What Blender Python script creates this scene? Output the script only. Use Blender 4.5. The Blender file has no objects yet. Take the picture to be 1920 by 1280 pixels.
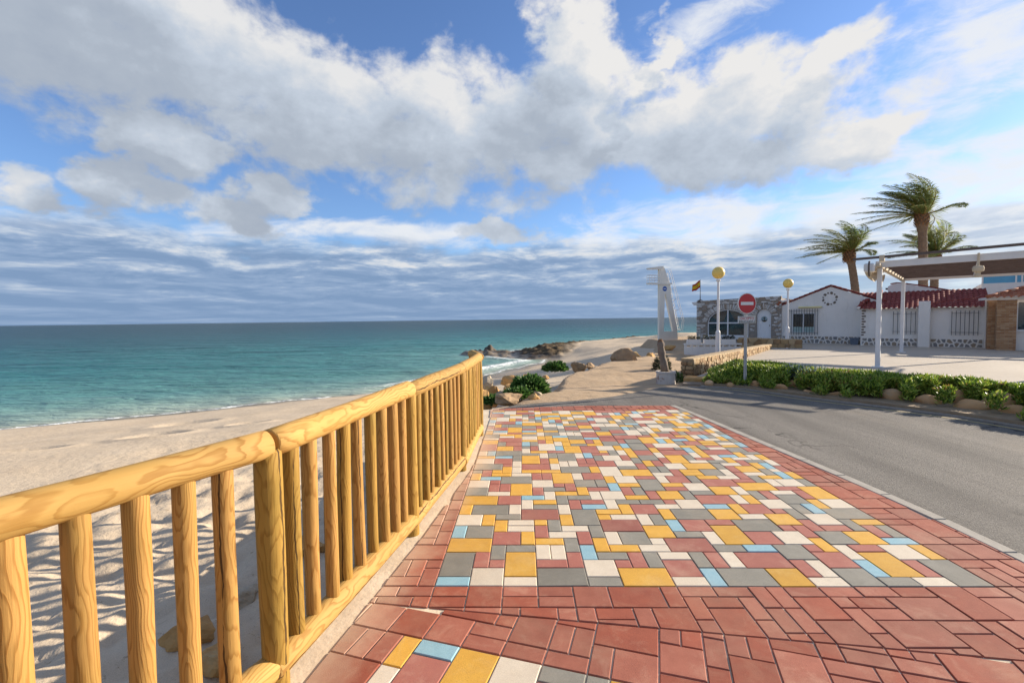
import bpy, bmesh, math, random
import numpy as np
from mathutils import Vector, Matrix, noise as mnoise

random.seed(7)
rng = np.random.default_rng(7)
scene = bpy.context.scene
col = scene.collection
R = math.radians

# ------------------------------------------------------------------ camera
CAM_H = 1.5475
PITCH, ROLL, FPX = .0471034, .01254511, 876.6
cam_d = bpy.data.cameras.new('camera')
cam = bpy.data.objects.new('camera', cam_d)
col.objects.link(cam)
cam_d.sensor_width = 36
cam_d.lens = FPX / 1920 * 36
cam_d.clip_start = .05
cam_d.clip_end = 60000
_U0 = Vector((0, math.sin(PITCH), math.cos(PITCH)))
_F = Vector((0, math.cos(PITCH), -math.sin(PITCH)))
_Rt = math.cos(ROLL) * Vector((1, 0, 0)) - math.sin(ROLL) * _U0
_Up = math.sin(ROLL) * Vector((1, 0, 0)) + math.cos(ROLL) * _U0
mw = Matrix.Identity(4)
for i in range(3):
    mw[i][0], mw[i][1], mw[i][2] = _Rt[i], _Up[i], -_F[i]
mw[2][3] = CAM_H
cam.matrix_world = mw
scene.camera = cam

# ------------------------------------------------------------------ sun and exposure
SUN_EL = R(19.5)
SUN_AZ = math.atan2(.933, .359)            # clockwise from +Y
sun_dir = Vector((math.sin(SUN_AZ) * math.cos(SUN_EL), math.cos(SUN_AZ) * math.cos(SUN_EL), math.sin(SUN_EL)))
sd = bpy.data.lights.new('sun', 'SUN')
sd.energy = 5.0
sd.angle = R(.5)
sd.color = (1, .88, .72)
so = bpy.data.objects.new('sun', sd)
col.objects.link(so)
so.rotation_euler = (-sun_dir).to_track_quat('-Z', 'Y').to_euler()
scene.view_settings.view_transform = 'Standard'
scene.view_settings.look = 'None'
scene.view_settings.gamma = 1
scene.view_settings.use_curve_mapping = False
scene.view_settings.exposure = .95


# ------------------------------------------------------------------ node helper
class NT:
    def __init__(self, tree):
        self.t = tree
        self.n = tree.nodes
        self.l = tree.links

    def new(self, kind, **kw):
        n = self.n.new(kind)
        for k, v in kw.items():
            setattr(n, k, v)
        return n

    def put(self, sock, v):
        if v is None:
            return
        if isinstance(v, bpy.types.NodeSocket):
            self.l.new(v, sock)
        else:
            sock.default_value = v

    def math(self, op, a, b=None, c=None, clamp=False):
        n = self.new('ShaderNodeMath', operation=op, use_clamp=clamp)
        for i, v in enumerate((a, b, c)):
            self.put(n.inputs[i], v)
        return n.outputs[0]

    def vmath(self, op, a, b=None, scale=None):
        n = self.new('ShaderNodeVectorMath', operation=op)
        self.put(n.inputs[0], a)
        self.put(n.inputs[1], b)
        if scale is not None:
            self.put(n.inputs['Scale'], scale)
        return n.outputs[1] if op in ('LENGTH', 'DOT_PRODUCT', 'DISTANCE') else n.outputs[0]

    def noise(self, vec, scale, detail=3, rough=.55, dist=0, lac=2.0):
        n = self.new('ShaderNodeTexNoise')
        self.put(n.inputs['Vector'], vec)
        n.inputs['Scale'].default_value = scale
        n.inputs['Detail'].default_value = detail
        n.inputs['Roughness'].default_value = rough
        n.inputs['Lacunarity'].default_value = lac
        self.put(n.inputs['Distortion'], dist)
        return n.outputs[0]

    def new_noise3(self, vec, scale, detail):
        n = self.new('ShaderNodeTexNoise')
        self.put(n.inputs['Vector'], vec)
        n.inputs['Scale'].default_value = scale
        n.inputs['Detail'].default_value = detail
        return n.outputs['Color']

    def mix(self, fac, a, b, blend='MIX'):
        n = self.new('ShaderNodeMix', data_type='RGBA', blend_type=blend)
        self.put(n.inputs[0], fac)
        self.put(n.inputs[6], a if isinstance(a, bpy.types.NodeSocket) else (*a[:3], 1))
        self.put(n.inputs[7], b if isinstance(b, bpy.types.NodeSocket) else (*b[:3], 1))
        return n.outputs[2]

    def range(self, v, a, b, c=0., d=1., smooth=False):
        n = self.new('ShaderNodeMapRange', interpolation_type='SMOOTHSTEP' if smooth else 'LINEAR', clamp=True)
        self.put(n.inputs[0], v)
        for i, x in enumerate((a, b, c, d)):
            self.put(n.inputs[1 + i], x)
        return n.outputs[0]

    def ramp(self, v, stops):
        n = self.new('ShaderNodeValToRGB')
        cr = n.color_ramp
        while len(cr.elements) < len(stops):
            cr.elements.new(.5)
        for e, (p, c) in zip(cr.elements, stops):
            e.position = p
            e.color = (*c[:3], 1)
        self.put(n.inputs[0], v)
        return n.outputs[0]

    def mapping(self, vec, scale=(1, 1, 1), loc=(0, 0, 0), rot=(0, 0, 0)):
        n = self.new('ShaderNodeMapping')
        self.put(n.inputs[0], vec)
        self.put(n.inputs[1], loc)
        n.inputs[2].default_value = rot
        n.inputs[3].default_value = scale
        return n.outputs[0]

    def sep(self, v):
        n = self.new('ShaderNodeSeparateXYZ')
        self.put(n.inputs[0], v)
        return n.outputs

    def comb(self, x, y, z):
        n = self.new('ShaderNodeCombineXYZ')
        for i, v in enumerate((x, y, z)):
            self.put(n.inputs[i], v)
        return n.outputs[0]

    def bump(self, h, strength, dist=.02, normal=None):
        n = self.new('ShaderNodeBump')
        n.inputs['Strength'].default_value = strength
        n.inputs['Distance'].default_value = dist
        self.put(n.inputs['Height'], h)
        self.put(n.inputs['Normal'], normal)
        return n.outputs[0]


# ------------------------------------------------------------------ sky with clouds
def px_azel(px, py):
    d = _F * FPX + _Rt * (px - 960) - _Up * (py - 640)
    d.normalize()
    return math.atan2(d.x, d.y), math.asin(d.z)


# cloud masses: image-independent azimuth / elevation ellipses (centre, half axes, tilt, weight)
def cloud_blob(px, py, hw, hh, tilt=0, w=1.):
    a0, e0 = px_azel(px, py)
    a1, _ = px_azel(px + hw * .5, py)
    a2, _ = px_azel(px - hw * .5, py)
    _, e1 = px_azel(px, py - hh * .5)
    _, e2 = px_azel(px, py + hh * .5)
    return a0, e0, abs(a1 - a2), abs(e1 - e2), R(tilt), w


CLOUDS = [
    cloud_blob(270, 70, 640, 200, 6), cloud_blob(620, 225, 500, 150, 8), cloud_blob(1000, 250, 430, 140, 2),
    cloud_blob(1330, 230, 350, 140, 8), cloud_blob(1065, 85, 95, 110, 0), cloud_blob(1510, 150, 150, 60, -25),
    cloud_blob(1610, 265, 140, 60, 5), cloud_blob(50, 350, 140, 60, 0), cloud_blob(245, 345, 130, 60, 0),
    cloud_blob(540, 365, 80, 46, 0), cloud_blob(455, 405, 85, 52, 5), cloud_blob(940, 435, 90, 28, 0),
    cloud_blob(290, 260, 120, 50, 15), cloud_blob(1230, 110, 60, 40, -50, .8),
]
THIN = [
    cloud_blob(1830, 110, 280, 150, 0, .75), cloud_blob(1760, 430, 500, 170, 0, 1.15), cloud_blob(1330, 440, 360, 80, 0),
    cloud_blob(1300, 60, 120, 60, 20, .7), cloud_blob(700, 440, 300, 30, 0),
    cloud_blob(1880, 270, 200, 60, 0, .7), cloud_blob(2500, 300, 600, 350, 0, .8),
    cloud_blob(180, 440, 300, 50, 0, .8),
]
SKY = .1                                     # background strength


def build_world():
    w = bpy.data.worlds.new('World')
    scene.world = w
    w.use_nodes = True
    t = NT(w.node_tree)
    t.n.clear()
    # group: cloud field at (azimuth, elevation)
    g = bpy.data.node_groups.new('cloud_field', 'ShaderNodeTree')
    g.interface.new_socket('az', in_out='INPUT', socket_type='NodeSocketFloat')
    g.interface.new_socket('el', in_out='INPUT', socket_type='NodeSocketFloat')
    g.interface.new_socket('density', in_out='OUTPUT', socket_type='NodeSocketFloat')
    q = NT(g)
    gi = q.new('NodeGroupInput')
    go = q.new('NodeGroupOutput')
    az, el = gi.outputs[0], gi.outputs[1]
    p = q.comb(az, q.math('MULTIPLY', el, 1.5), 3.1)
    wx = q.math('SUBTRACT', q.noise(p, 6., 5, .6), .5)
    wy = q.math('SUBTRACT', q.noise(q.vmath('ADD', p, (7.3, 2.1, 5.5)), 6., 5, .6), .5)
    az2 = q.math('MULTIPLY_ADD', wx, .26, az)
    el2 = q.math('MULTIPLY_ADD', wy, .16, el)
    field = None
    for (a0, e0, ra, re, tilt, wt) in CLOUDS:
        dx = q.math('DIVIDE', q.math('SUBTRACT', az2, a0), ra)
        dy = q.math('DIVIDE', q.math('SUBTRACT', el2, e0), re)
        if tilt:
            # tilt: down to the right in the sky is negative elevation
            k = math.tan(tilt) * ra / re
            dy = q.math('MULTIPLY_ADD', dx, k, dy)
        r = q.math('SQRT', q.math('ADD', q.math('MULTIPLY', dx, dx), q.math('MULTIPLY', dy, dy)))
        v = q.math('MULTIPLY', q.math('SUBTRACT', 1., r), wt)
        field = v if field is None else q.math('SMOOTH_MAX', field, v, .25)
    # broken cumulus all round the rest of the sky
    around = q.math('MAXIMUM', q.range(q.math('ABSOLUTE', az), .95, 1.35), q.range(el, .62, .85))
    gen = q.math('MULTIPLY_ADD', q.noise(q.comb(az, q.math('MULTIPLY', el, 1.6), 9.), 2.2, 3), 2.4, -1.15)
    field = q.math('MAXIMUM', field, q.math('MULTIPLY_ADD', around, q.math('ADD', gen, 1.5), -1.5))
    # billows
    b1 = q.noise(q.comb(az, q.math('MULTIPLY', el, 1.35), 1.7), 9., 7, .56, .25)
    b2 = q.noise(q.comb(az, q.math('MULTIPLY', el, 1.35), 8.2), 26., 5, .6, .3)
    f = q.math('MULTIPLY_ADD', q.math('SUBTRACT', b1, .5), 1.75, q.math('MULTIPLY', q.math('MINIMUM', field, .55), 1.15))
    f = q.math('MULTIPLY_ADD', q.math('SUBTRACT', b2, .5), .5, f)
    q.l.new(f, go.inputs[0])

    tc = t.new('ShaderNodeTexCoord')
    d = t.sep(tc.outputs['Generated'])
    az = t.math('ARCTAN2', d[0], d[1])
    el = t.math('ARCSINE', d[2])

    def fieldat(da, de):
        n = t.new('ShaderNodeGroup')
        n.node_tree = g
        t.put(n.inputs[0], t.math('ADD', az, da) if da else az)
        t.put(n.inputs[1], t.math('ADD', el, de) if de else el)
        return n.outputs[0]
    f0 = fieldat(0, 0)
    f1 = fieldat(.035, .05)
    f2 = fieldat(.10, .13)
    cum = t.range(f0, -.10, .46, smooth=True)
    lit1 = t.math('MULTIPLY', t.math('SUBTRACT', f0, f1), .50)
    soft = t.math('SUBTRACT', t.noise(t.comb(az, t.math('MULTIPLY', el, 1.7), 5.), 3.2, 4, .5), .5)
    lit2 = t.math('MULTIPLY', t.math('SUBTRACT', f0, f2), .30)
    thick = t.range(f0, .15, .95)
    lit = t.math('ADD', t.math('ADD', lit1, lit2), t.math('MULTIPLY_ADD', soft, .9, t.math('MULTIPLY_ADD', thick, -.52, .64)), clamp=True)
    lit = t.math('ADD', lit, t.range(az, -.2, .9, -.06, .18), clamp=True)
    K = 1 / SKY
    grey = (.22 * K, .25 * K, .295 * K)
    mid = (.285 * K, .32 * K, .37 * K)
    white = (.435 * K, .43 * K, .425 * K)
    ccol = t.ramp(lit, [(0, (.19 * K, .22 * K, .27 * K)), (.33, grey), (.62, mid), (1, white)])
    # thin high cloud
    thin = None
    pz = t.comb(az, t.math('MULTIPLY', el, 2.6), 0.)
    wv = t.math('SUBTRACT', t.noise(pz, 3.5, 3), .5)
    for (a0, e0, ra, re, tilt, wt) in THIN:
        dx = t.math('DIVIDE', t.math('SUBTRACT', t.math('MULTIPLY_ADD', wv, .2, az), a0), ra)
        dy = t.math('DIVIDE', t.math('SUBTRACT', t.math('MULTIPLY_ADD', wv, .12, el), e0), re)
        r = t.math('SQRT', t.math('ADD', t.math('MULTIPLY', dx, dx), t.math('MULTIPLY', dy, dy)))
        v = t.math('MULTIPLY', t.math('SUBTRACT', 1., r), wt)
        thin = v if thin is None else t.math('SMOOTH_MAX', thin, v, .2)
    tn = t.noise(pz, 8., 8, .62, .5)
    thin = t.math('MULTIPLY_ADD', t.math('SUBTRACT', tn, .5), 2.5, t.math('MULTIPLY', t.math('MINIMUM', thin, .6), 1.3))
    thin = t.math('MULTIPLY', t.range(thin, -.1, .95, smooth=True), .92)
    # low layered bank over the horizon
    ps = t.comb(t.math('MULTIPLY', az, 1.9), t.math('MULTIPLY', t.math('POWER', t.math('MAXIMUM', el, .0001), .6), 6.5), 2.)
    s1 = t.noise(ps, 3.4, 7, .62, .35)
    s2 = t.noise(t.vmath('ADD', ps, (0.03, .11, 0)), 3.4, 7, .62, .35)
    edge = t.math('MULTIPLY_ADD', t.math('SUBTRACT', t.noise(t.comb(az, 0., 4.), 6., 4), .5), .09, .172)
    band = t.range(t.math('SUBTRACT', edge, el), -.03, .05, smooth=True)
    low = t.range(el, .10, .02, 0., .4)
    gaps = t.range(t.math('ADD', t.math('MULTIPLY_ADD', band, .46, s1), low), .62, .86, smooth=True)
    bank = t.math('MULTIPLY', t.math('MULTIPLY', gaps, band), t.range(az, .5, .85, 1., .45))
    blit = t.math('MULTIPLY_ADD', t.math('SUBTRACT', s1, s2), t.range(el, .02, .12, 1.4, 3.2), t.range(el, .03, .2, .12, .58), clamp=True)
    blit = t.math('ADD', blit, t.range(az, -.1, .75, 0., .28), clamp=True)
    bcol = t.ramp(blit, [(0, (.115 * K, .175 * K, .275 * K)), (.35, (.155 * K, .215 * K, .315 * K)), (.7, (.27 * K, .315 * K, .38 * K)), (1, (.39 * K, .40 * K, .415 * K))])
    sky = t.new('ShaderNodeTexSky', sky_type='NISHITA', sun_disc=False)
    sky.sun_elevation = SUN_EL
    sky.sun_rotation = SUN_AZ
    sky.air_density = 1.0
    sky.dust_density = .3
    sky.ozone_density = 2.5
    hs = t.new('ShaderNodeHueSaturation')
    hs.inputs['Saturation'].default_value = .97
    hs.inputs['Value'].default_value = 1.0
    t.put(hs.inputs['Color'], t.vmath('MULTIPLY', sky.outputs[0], (.62, .755, .98)))
    c = t.mix(thin, hs.outputs[0], (.44 * K, .45 * K, .465 * K))
    c = t.mix(bank, c, bcol)
    c = t.mix(cum, c, ccol)
    bg = t.new('ShaderNodeBackground')
    bg.inputs['Strength'].default_value = SKY
    t.put(bg.inputs['Color'], c)
    out = t.new('ShaderNodeOutputWorld')
    t.l.new(bg.outputs[0], out.inputs[0])


build_world()
# ------------------------------------------------------------------ object helpers
MATS = {}


def mat(name, build, rough=.8, spec=.3):
    if name in MATS:
        return MATS[name]
    m = bpy.data.materials.new(name)
    m.use_nodes = True
    t = NT(m.node_tree)
    t.n.clear()
    b = t.new('ShaderNodeBsdfPrincipled')
    b.inputs['Roughness'].default_value = rough
    b.inputs['Specular IOR Level'].default_value = spec
    o = t.new('ShaderNodeOutputMaterial')
    t.l.new(b.outputs[0], o.inputs[0])
    r = build(t, b)
    if r is not None:
        t.put(b.inputs['Base Color'], r if isinstance(r, bpy.types.NodeSocket) else (*r[:3], 1))
    MATS[name] = m
    return m


def objvec(t, rand=True):
    tc = t.new('ShaderNodeTexCoord')
    if not rand:
        return tc.outputs['Object'], None
    oi = t.new('ShaderNodeObjectInfo')
    off = t.vmath('SCALE', (13.1, 7.7, 3.9), scale=oi.outputs['Random'])
    return t.vmath('ADD', tc.outputs['Object'], off), oi.outputs['Random']


def rough_mat(name, c1, c2, scale=4., rough=.85, bump=.3, bscale=40., bdist=.01, spec=.25, vary=0., c3=None, c3scale=1.5, c3lo=.55, c3hi=.75):
    def build(t, b):
        v, rnd = objvec(t)
        c = t.mix(t.range(t.noise(v, scale, 5, .6), .3, .7), c1, c2)
        if c3:
            c = t.mix(t.range(t.noise(t.vmath('ADD', v, (3.3, 1.1, 9.2)), c3scale, 5, .65), c3lo, c3hi), c, c3)
        if vary:
            k = t.range(rnd, 0, 1, 1 - vary, 1 + vary)
            c = t.vmath('SCALE', c, scale=k)
        if bump:
            t.put(b.inputs['Normal'], t.bump(t.noise(v, bscale, 4, .65), bump, bdist))
        return c
    return mat(name, build, rough, spec)


def prop(o, label=None, cat=None, group=None, kind=None):
    if label:
        o['label'] = label
    if cat:
        o['category'] = cat
    if group:
        o['group'] = group
    if kind:
        o['kind'] = kind
    return o


def empty(name, loc=(0, 0, 0), rotz=0., label=None, cat=None, group=None, kind=None):
    o = bpy.data.objects.new(name, None)
    o.empty_display_size = .2
    o.location = loc
    o.rotation_euler = (0, 0, rotz)
    col.objects.link(o)
    return prop(o, label, cat, group, kind)


def link(name, me, m=None, parent=None, matrix=None, smooth=False):
    o = bpy.data.objects.new(name, me)
    col.objects.link(o)
    if m is not None:
        ms = m if isinstance(m, (list, tuple)) else [m]
        if not me.materials:
            for x in ms:
                me.materials.append(x)
    if parent is not None:
        o.parent = parent
    if matrix is not None:
        o.matrix_local = matrix
    if smooth:
        me.polygons.foreach_set('use_smooth', [True] * len(me.polygons))
    return o


class MB:
    """collects vertices and faces, then links them as one mesh object"""

    def __init__(self):
        self.v, self.f, self.mi = [], [], []

    def add(self, vs, fs, mi=0):
        k = len(self.v)
        self.v += [tuple(x) for x in vs]
        for f in fs:
            self.f.append(tuple(i + k for i in f))
            self.mi.append(mi)
        return self

    def box(self, x0, x1, y0, y1, z0, z1, mi=0):
        vs = [(x, y, z) for z in (z0, z1) for y in (y0, y1) for x in (x0, x1)]
        return self.add(vs, [(0, 2, 3, 1), (4, 5, 7, 6), (0, 1, 5, 4), (2, 6, 7, 3), (0, 4, 6, 2), (1, 3, 7, 5)], mi)

    def bar(self, a, b, w, h=None, up=(0, 0, 1), mi=0):
        """rectangular bar from a to b"""
        a, b = Vector(a), Vector(b)
        h = h or w
        t = (b - a).normalized()
        u = Vector(up)
        if abs(t.dot(u)) > .97:
            u = Vector((1, 0, 0))
        s = t.cross(u).normalized()
        u = s.cross(t).normalized()
        vs = [p + s * (i * w / 2) + u * (j * h / 2) for p in (a, b) for i, j in ((-1, -1), (1, -1), (1, 1), (-1, 1))]
        return self.add(vs, [(3, 2, 1, 0), (4, 5, 6, 7), (0, 1, 5, 4), (1, 2, 6, 5), (2, 3, 7, 6), (3, 0, 4, 7)], mi)

    def tube(self, pts, rad, n=8, caps=True, mi=0):
        pts = [Vector(p) for p in pts]
        rr = rad if isinstance(rad, (list, tuple)) else [rad] * len(pts)
        k = len(self.v)
        prev = None
        for i, p in enumerate(pts):
            t = (pts[min(i + 1, len(pts) - 1)] - pts[max(i - 1, 0)]).normalized()
            if prev is None:
                s = t.orthogonal().normalized()
            else:
                s = (prev - t * prev.dot(t))
                s = s.normalized() if s.length > 1e-6 else t.orthogonal().normalized()
            prev = s
            u = t.cross(s)
            for j in range(n):
                a = 2 * math.pi * j / n
                self.v.append(tuple(p + (s * math.cos(a) + u * math.sin(a)) * rr[i]))
        for i in range(len(pts) - 1):
            for j in range(n):
                self.f.append((k + i * n + j, k + i * n + (j + 1) % n, k + (i + 1) * n + (j + 1) % n, k + (i + 1) * n + j))
                self.mi.append(mi)
        if caps:
            self.f.append(tuple(k + j for j in reversed(range(n))))
            self.f.append(tuple(k + (len(pts) - 1) * n + j for j in range(n)))
            self.mi += [mi, mi]
        return self

    def lathe(self, prof, n=20, c=(0, 0, 0), mi=0):
        k = len(self.v)
        for r, z in prof:
            for j in range(n):
                a = 2 * math.pi * j / n
                self.v.append((c[0] + r * math.cos(a), c[1] + r * math.sin(a), c[2] + z))
        for i in range(len(prof) - 1):
            for j in range(n):
                self.f.append((k + i * n + j, k + i * n + (j + 1) % n, k + (i + 1) * n + (j + 1) % n, k + (i + 1) * n + j))
                self.mi.append(mi)
        return self

    def prism(self, poly, z0, z1, mi=0):
        n = len(poly)
        vs = [(x, y, z0) for x, y in poly] + [(x, y, z1) for x, y in poly]
        fs = [tuple(reversed(range(n))), tuple(range(n, 2 * n))]
        fs += [(i, (i + 1) % n, n + (i + 1) % n, n + i) for i in range(n)]
        return self.add(vs, fs, mi)

    def xz_prism(self, poly, y0, y1, mi=0):
        """polygon in the x-z plane extruded along y"""
        n = len(poly)
        vs = [(x, y0, z) for x, z in poly] + [(x, y1, z) for x, z in poly]
        fs = [tuple(range(n)), tuple(reversed(range(n, 2 * n)))]
        fs += [((i + 1) % n, i, n + i, n + (i + 1) % n) for i in range(n)]
        return self.add(vs, fs, mi)

    def mesh(self, name):
        me = bpy.data.meshes.new(name)
        me.from_pydata(self.v, [], self.f)
        if any(self.mi):
            me.polygons.foreach_set('material_index', self.mi)
        me.update()
        return me

    def build(self, name, m, parent=None, matrix=None, smooth=False, bevel=0.):
        me = self.mesh(name)
        o = link(name, me, m, parent, matrix, smooth)
        if bevel:
            bm = bmesh.new()
            bm.from_mesh(me)
            bmesh.ops.bevel(bm, geom=bm.edges[:], offset=bevel, segments=1, affect='EDGES', clamp_overlap=True)
            bm.to_mesh(me)
            bm.free()
        return o


def grid_mesh(name, xs, ys, Z, attrs=None, keep=None):
    """xs, ys 1-D; Z array (len(ys), len(xs))"""
    nx, ny = len(xs), len(ys)
    X, Y = np.meshgrid(xs, ys)
    co = np.stack([X, Y, Z], -1).reshape(-1, 3)
    idx = np.arange(nx * ny).reshape(ny, nx)
    q = np.stack([idx[:-1, :-1], idx[:-1, 1:], idx[1:, 1:], idx[1:, :-1]], -1).reshape(-1, 4)
    if keep is not None:
        k = keep.reshape(-1)
        q = q[k[q].all(1)]
        used = np.zeros(nx * ny, bool)
        used[q.reshape(-1)] = True
        remap = np.cumsum(used) - 1
        q = remap[q]
        co = co[used]
        if attrs:
            attrs = {a: b.reshape(-1)[used] for a, b in attrs.items()}
    return quads_mesh(name, co, q, attrs)


def quads_mesh(name, co, q, attrs=None):
    me = bpy.data.meshes.new(name)
    me.vertices.add(len(co))
    me.vertices.foreach_set('co', np.ascontiguousarray(co, dtype=np.float32).reshape(-1))
    me.loops.add(q.size)
    me.loops.foreach_set('vertex_index', np.ascontiguousarray(q, dtype=np.int32).reshape(-1))
    me.polygons.add(len(q))
    me.polygons.foreach_set('loop_start', np.arange(0, q.size, q.shape[1], dtype=np.int32))
    me.polygons.foreach_set('loop_total', np.full(len(q), q.shape[1], dtype=np.int32))
    me.update(calc_edges=True)
    if attrs:
        for a, b in attrs.items():
            at = me.attributes.new(a, 'FLOAT', 'POINT')
            at.data.foreach_set('value', np.ascontiguousarray(b, dtype=np.float32).reshape(-1))
    return me


_perm = np.random.default_rng(3).permutation(4096)


def vnoise(x, y, seed=0):
    """value noise 0..1, vectorised"""
    x = np.asarray(x, float) + seed * 17.31
    y = np.asarray(y, float) + seed * 9.77
    xi, yi = np.floor(x).astype(int), np.floor(y).astype(int)
    fx, fy = x - xi, y - yi
    fx, fy = fx * fx * (3 - 2 * fx), fy * fy * (3 - 2 * fy)

    def h(i, j):
        return _perm[(_perm[i & 4095] + j * 57) & 4095] / 4095.
    return (h(xi, yi) * (1 - fx) + h(xi + 1, yi) * fx) * (1 - fy) + (h(xi, yi + 1) * (1 - fx) + h(xi + 1, yi + 1) * fx) * fy


def fbm(x, y, oct=4, seed=0, gain=.5):
    s, a, tot = 0., 1., 0.
    for o in range(oct):
        s = s + a * vnoise(x * 2 ** o, y * 2 ** o, seed + o * 3)
        tot += a
        a *= gain
    return s / tot


def poly_sd(X, Y, poly):
    """signed distance to polygon, positive inside"""
    P = np.array(poly, float)
    d = np.full(X.shape, 1e9)
    inside = np.zeros(X.shape, bool)
    n = len(P)
    for i in range(n):
        a, b = P[i], P[(i + 1) % n]
        e = b - a
        wx, wy = X - a[0], Y - a[1]
        tt = np.clip((wx * e[0] + wy * e[1]) / max(e @ e, 1e-12), 0, 1)
        d = np.minimum(d, np.hypot(wx - e[0] * tt, wy - e[1] * tt))
        if a[1] != b[1]:
            cnd = ((a[1] <= Y) & (b[1] > Y)) | ((b[1] <= Y) & (a[1] > Y))
            xint = a[0] + (Y - a[1]) / (b[1] - a[1]) * e[0]
            inside ^= cnd & (X < xint)
    return np.where(inside, d, -d)


def sstep(a, b, x):
    t = np.clip((x - a) / (b - a), 0, 1)
    return t * t * (3 - 2 * t)


def clip_half(poly, px, py, nx, ny):
    """keep the part of a convex polygon where (p - P).n >= 0"""
    out = []
    m = len(poly)
    for i in range(m):
        a, b = poly[i], poly[(i + 1) % m]
        da = (a[0] - px) * nx + (a[1] - py) * ny
        db = (b[0] - px) * nx + (b[1] - py) * ny
        if da >= 0:
            out.append(a)
        if (da >= 0) != (db >= 0):
            t = da / (da - db)
            out.append((a[0] + (b[0] - a[0]) * t, a[1] + (b[1] - a[1]) * t))
    return out


def inset(poly, d):
    """inset a counter-clockwise convex polygon by clipping"""
    out = list(poly)
    m = len(poly)
    for i in range(m):
        a, b = poly[i], poly[(i + 1) % m]
        ex, ey = b[0] - a[0], b[1] - a[1]
        L = math.hypot(ex, ey)
        if L < 1e-6:
            continue
        nx, ny = -ey / L, ex / L
        out = clip_half(out, a[0] + nx * d, a[1] + ny * d, nx, ny)
        if len(out) < 3:
            return []
    return out


def area(poly):
    return .5 * sum(a[0] * b[1] - b[0] * a[1] for a, b in zip(poly, poly[1:] + poly[:1]))


# ------------------------------------------------------------------ layout constants
POSTS = [(-1.62, .60), (-1.02, 1.92), (-.75, 3.35), (-.54, 4.78), (-.45, 6.23)]
KERB = [(2.55, -2.5), (2.86, .2), (3.06, 1.6), (3.16, 2.83), (3.18, 3.27), (3.14, 4.25), (2.99, 5.92), (2.86, 7.4), (2.76, 8.17)]
FAR = [(2.76, 8.17), (1.32, 8.26), (.36, 8.18), (-.52, 8.02)]
ROAD_FAR = [(2.0, 9.35), (2.6, 9.85), (3.3, 10.45), (4.0, 10.62), (4.5, 10.4), (5.01, 10.01), (5.56, 8.99), (6.06, 8.25), (6.48, 7.63), (6.8, 7.05), (7.05, 6.3), (7.25, 5.), (7.35, 2.), (7.3, -3)]
SEA_Z = -1.9
SHORE = [(-70, -22), (-40, 2.5), (-25, 11.2), (-17.0, 15.3), (-15.2, 16.3), (-13.2, 17.5), (-11, 19), (-8.5, 20.7), (-6.7, 21.9), (-4, 24.6), (-1.8, 27.9), (0, 31.6), (1.5, 34.9), (3.2, 38.6),
         (3.4, 40.2), (1.4, 41.0), (-.1, 43), (.3, 45.4), (2, 49), (5, 53.5), (9, 58.5), (14, 63), (19, 62), (24, 59), (30, 60), (45, 75), (90, 110)]
PLATEAU = [(-.9, 8.2), (-.3, 9.6), (.35, 10.6), (.75, 12.2), (1.4, 14.6), (2.3, 16.6), (3.4, 18.9), (4.6, 21.0), (6.2, 23.0), (8.2, 27), (9.4, 31), (9.6, 35), (12, 38), (18, 44), (60, 60), (90, 20), (30, -10), (7, 6), (3, 7.9)]

# ------------------------------------------------------------------ ground materials


def sand_build(t, b):
    v, _ = objvec(t, False)
    at = t.new('ShaderNodeAttribute', attribute_name='shore')
    c = t.mix(t.range(t.noise(v, 1.1, 6, .65), .3, .7), (.66, .535, .385), (.56, .445, .315))
    c = t.mix(t.range(t.noise(v, 14, 4, .7), .60, .72), c, (.34, .25, .16))
    c = t.mix(t.range(t.noise(v, 160, 2, .6), .35, .65), c, t.vmath('SCALE', c, scale=.82))
    at2 = t.new('ShaderNodeAttribute', attribute_name='rock')
    rc = t.ramp(t.noise(v, 2.2, 7, .7), [(.3, (.03, .022, .014)), (.52, (.085, .06, .033)), (.66, (.21, .145, .075)), (.82, (.38, .28, .165))])
    c = t.mix(at2.outputs['Fac'], c, rc)
    wet = t.range(t.math('MULTIPLY_ADD', t.math('SUBTRACT', t.noise(v, .8, 3), .5), .9, at.outputs['Fac']), .25, 1.5)
    c = t.mix(t.math('SUBTRACT', 1., wet), c, t.vmath('SCALE', c, scale=.5))
    t.put(b.inputs['Roughness'], t.range(wet, 0, 1, .35, .95))
    h = t.math('ADD', t.math('MULTIPLY', t.noise(v, 7, 5, .6), 1.0), t.math('MULTIPLY', t.noise(v, 60, 3, .6), .18))
    t.put(b.inputs['Normal'], t.bump(h, .4, .05))
    return c


def path_build(t, b):
    v, _ = objvec(t, False)
    c = t.mix(t.range(t.noise(v, .7, 5, .6), .35, .65), (.46, .33, .205), (.38, .265, .16))
    c = t.mix(t.range(t.noise(v, 35, 3, .7), .5, .68), c, (.54, .42, .29))
    c = t.mix(t.range(t.noise(v, 22, 3, .7), .66, .74), c, (.2, .14, .09))
    h = t.math('ADD', t.noise(v, 4, 4, .6), t.math('MULTIPLY', t.noise(v, 45, 3, .7), .4))
    t.put(b.inputs['Normal'], t.bump(h, .6, .05))
    return c


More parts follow.
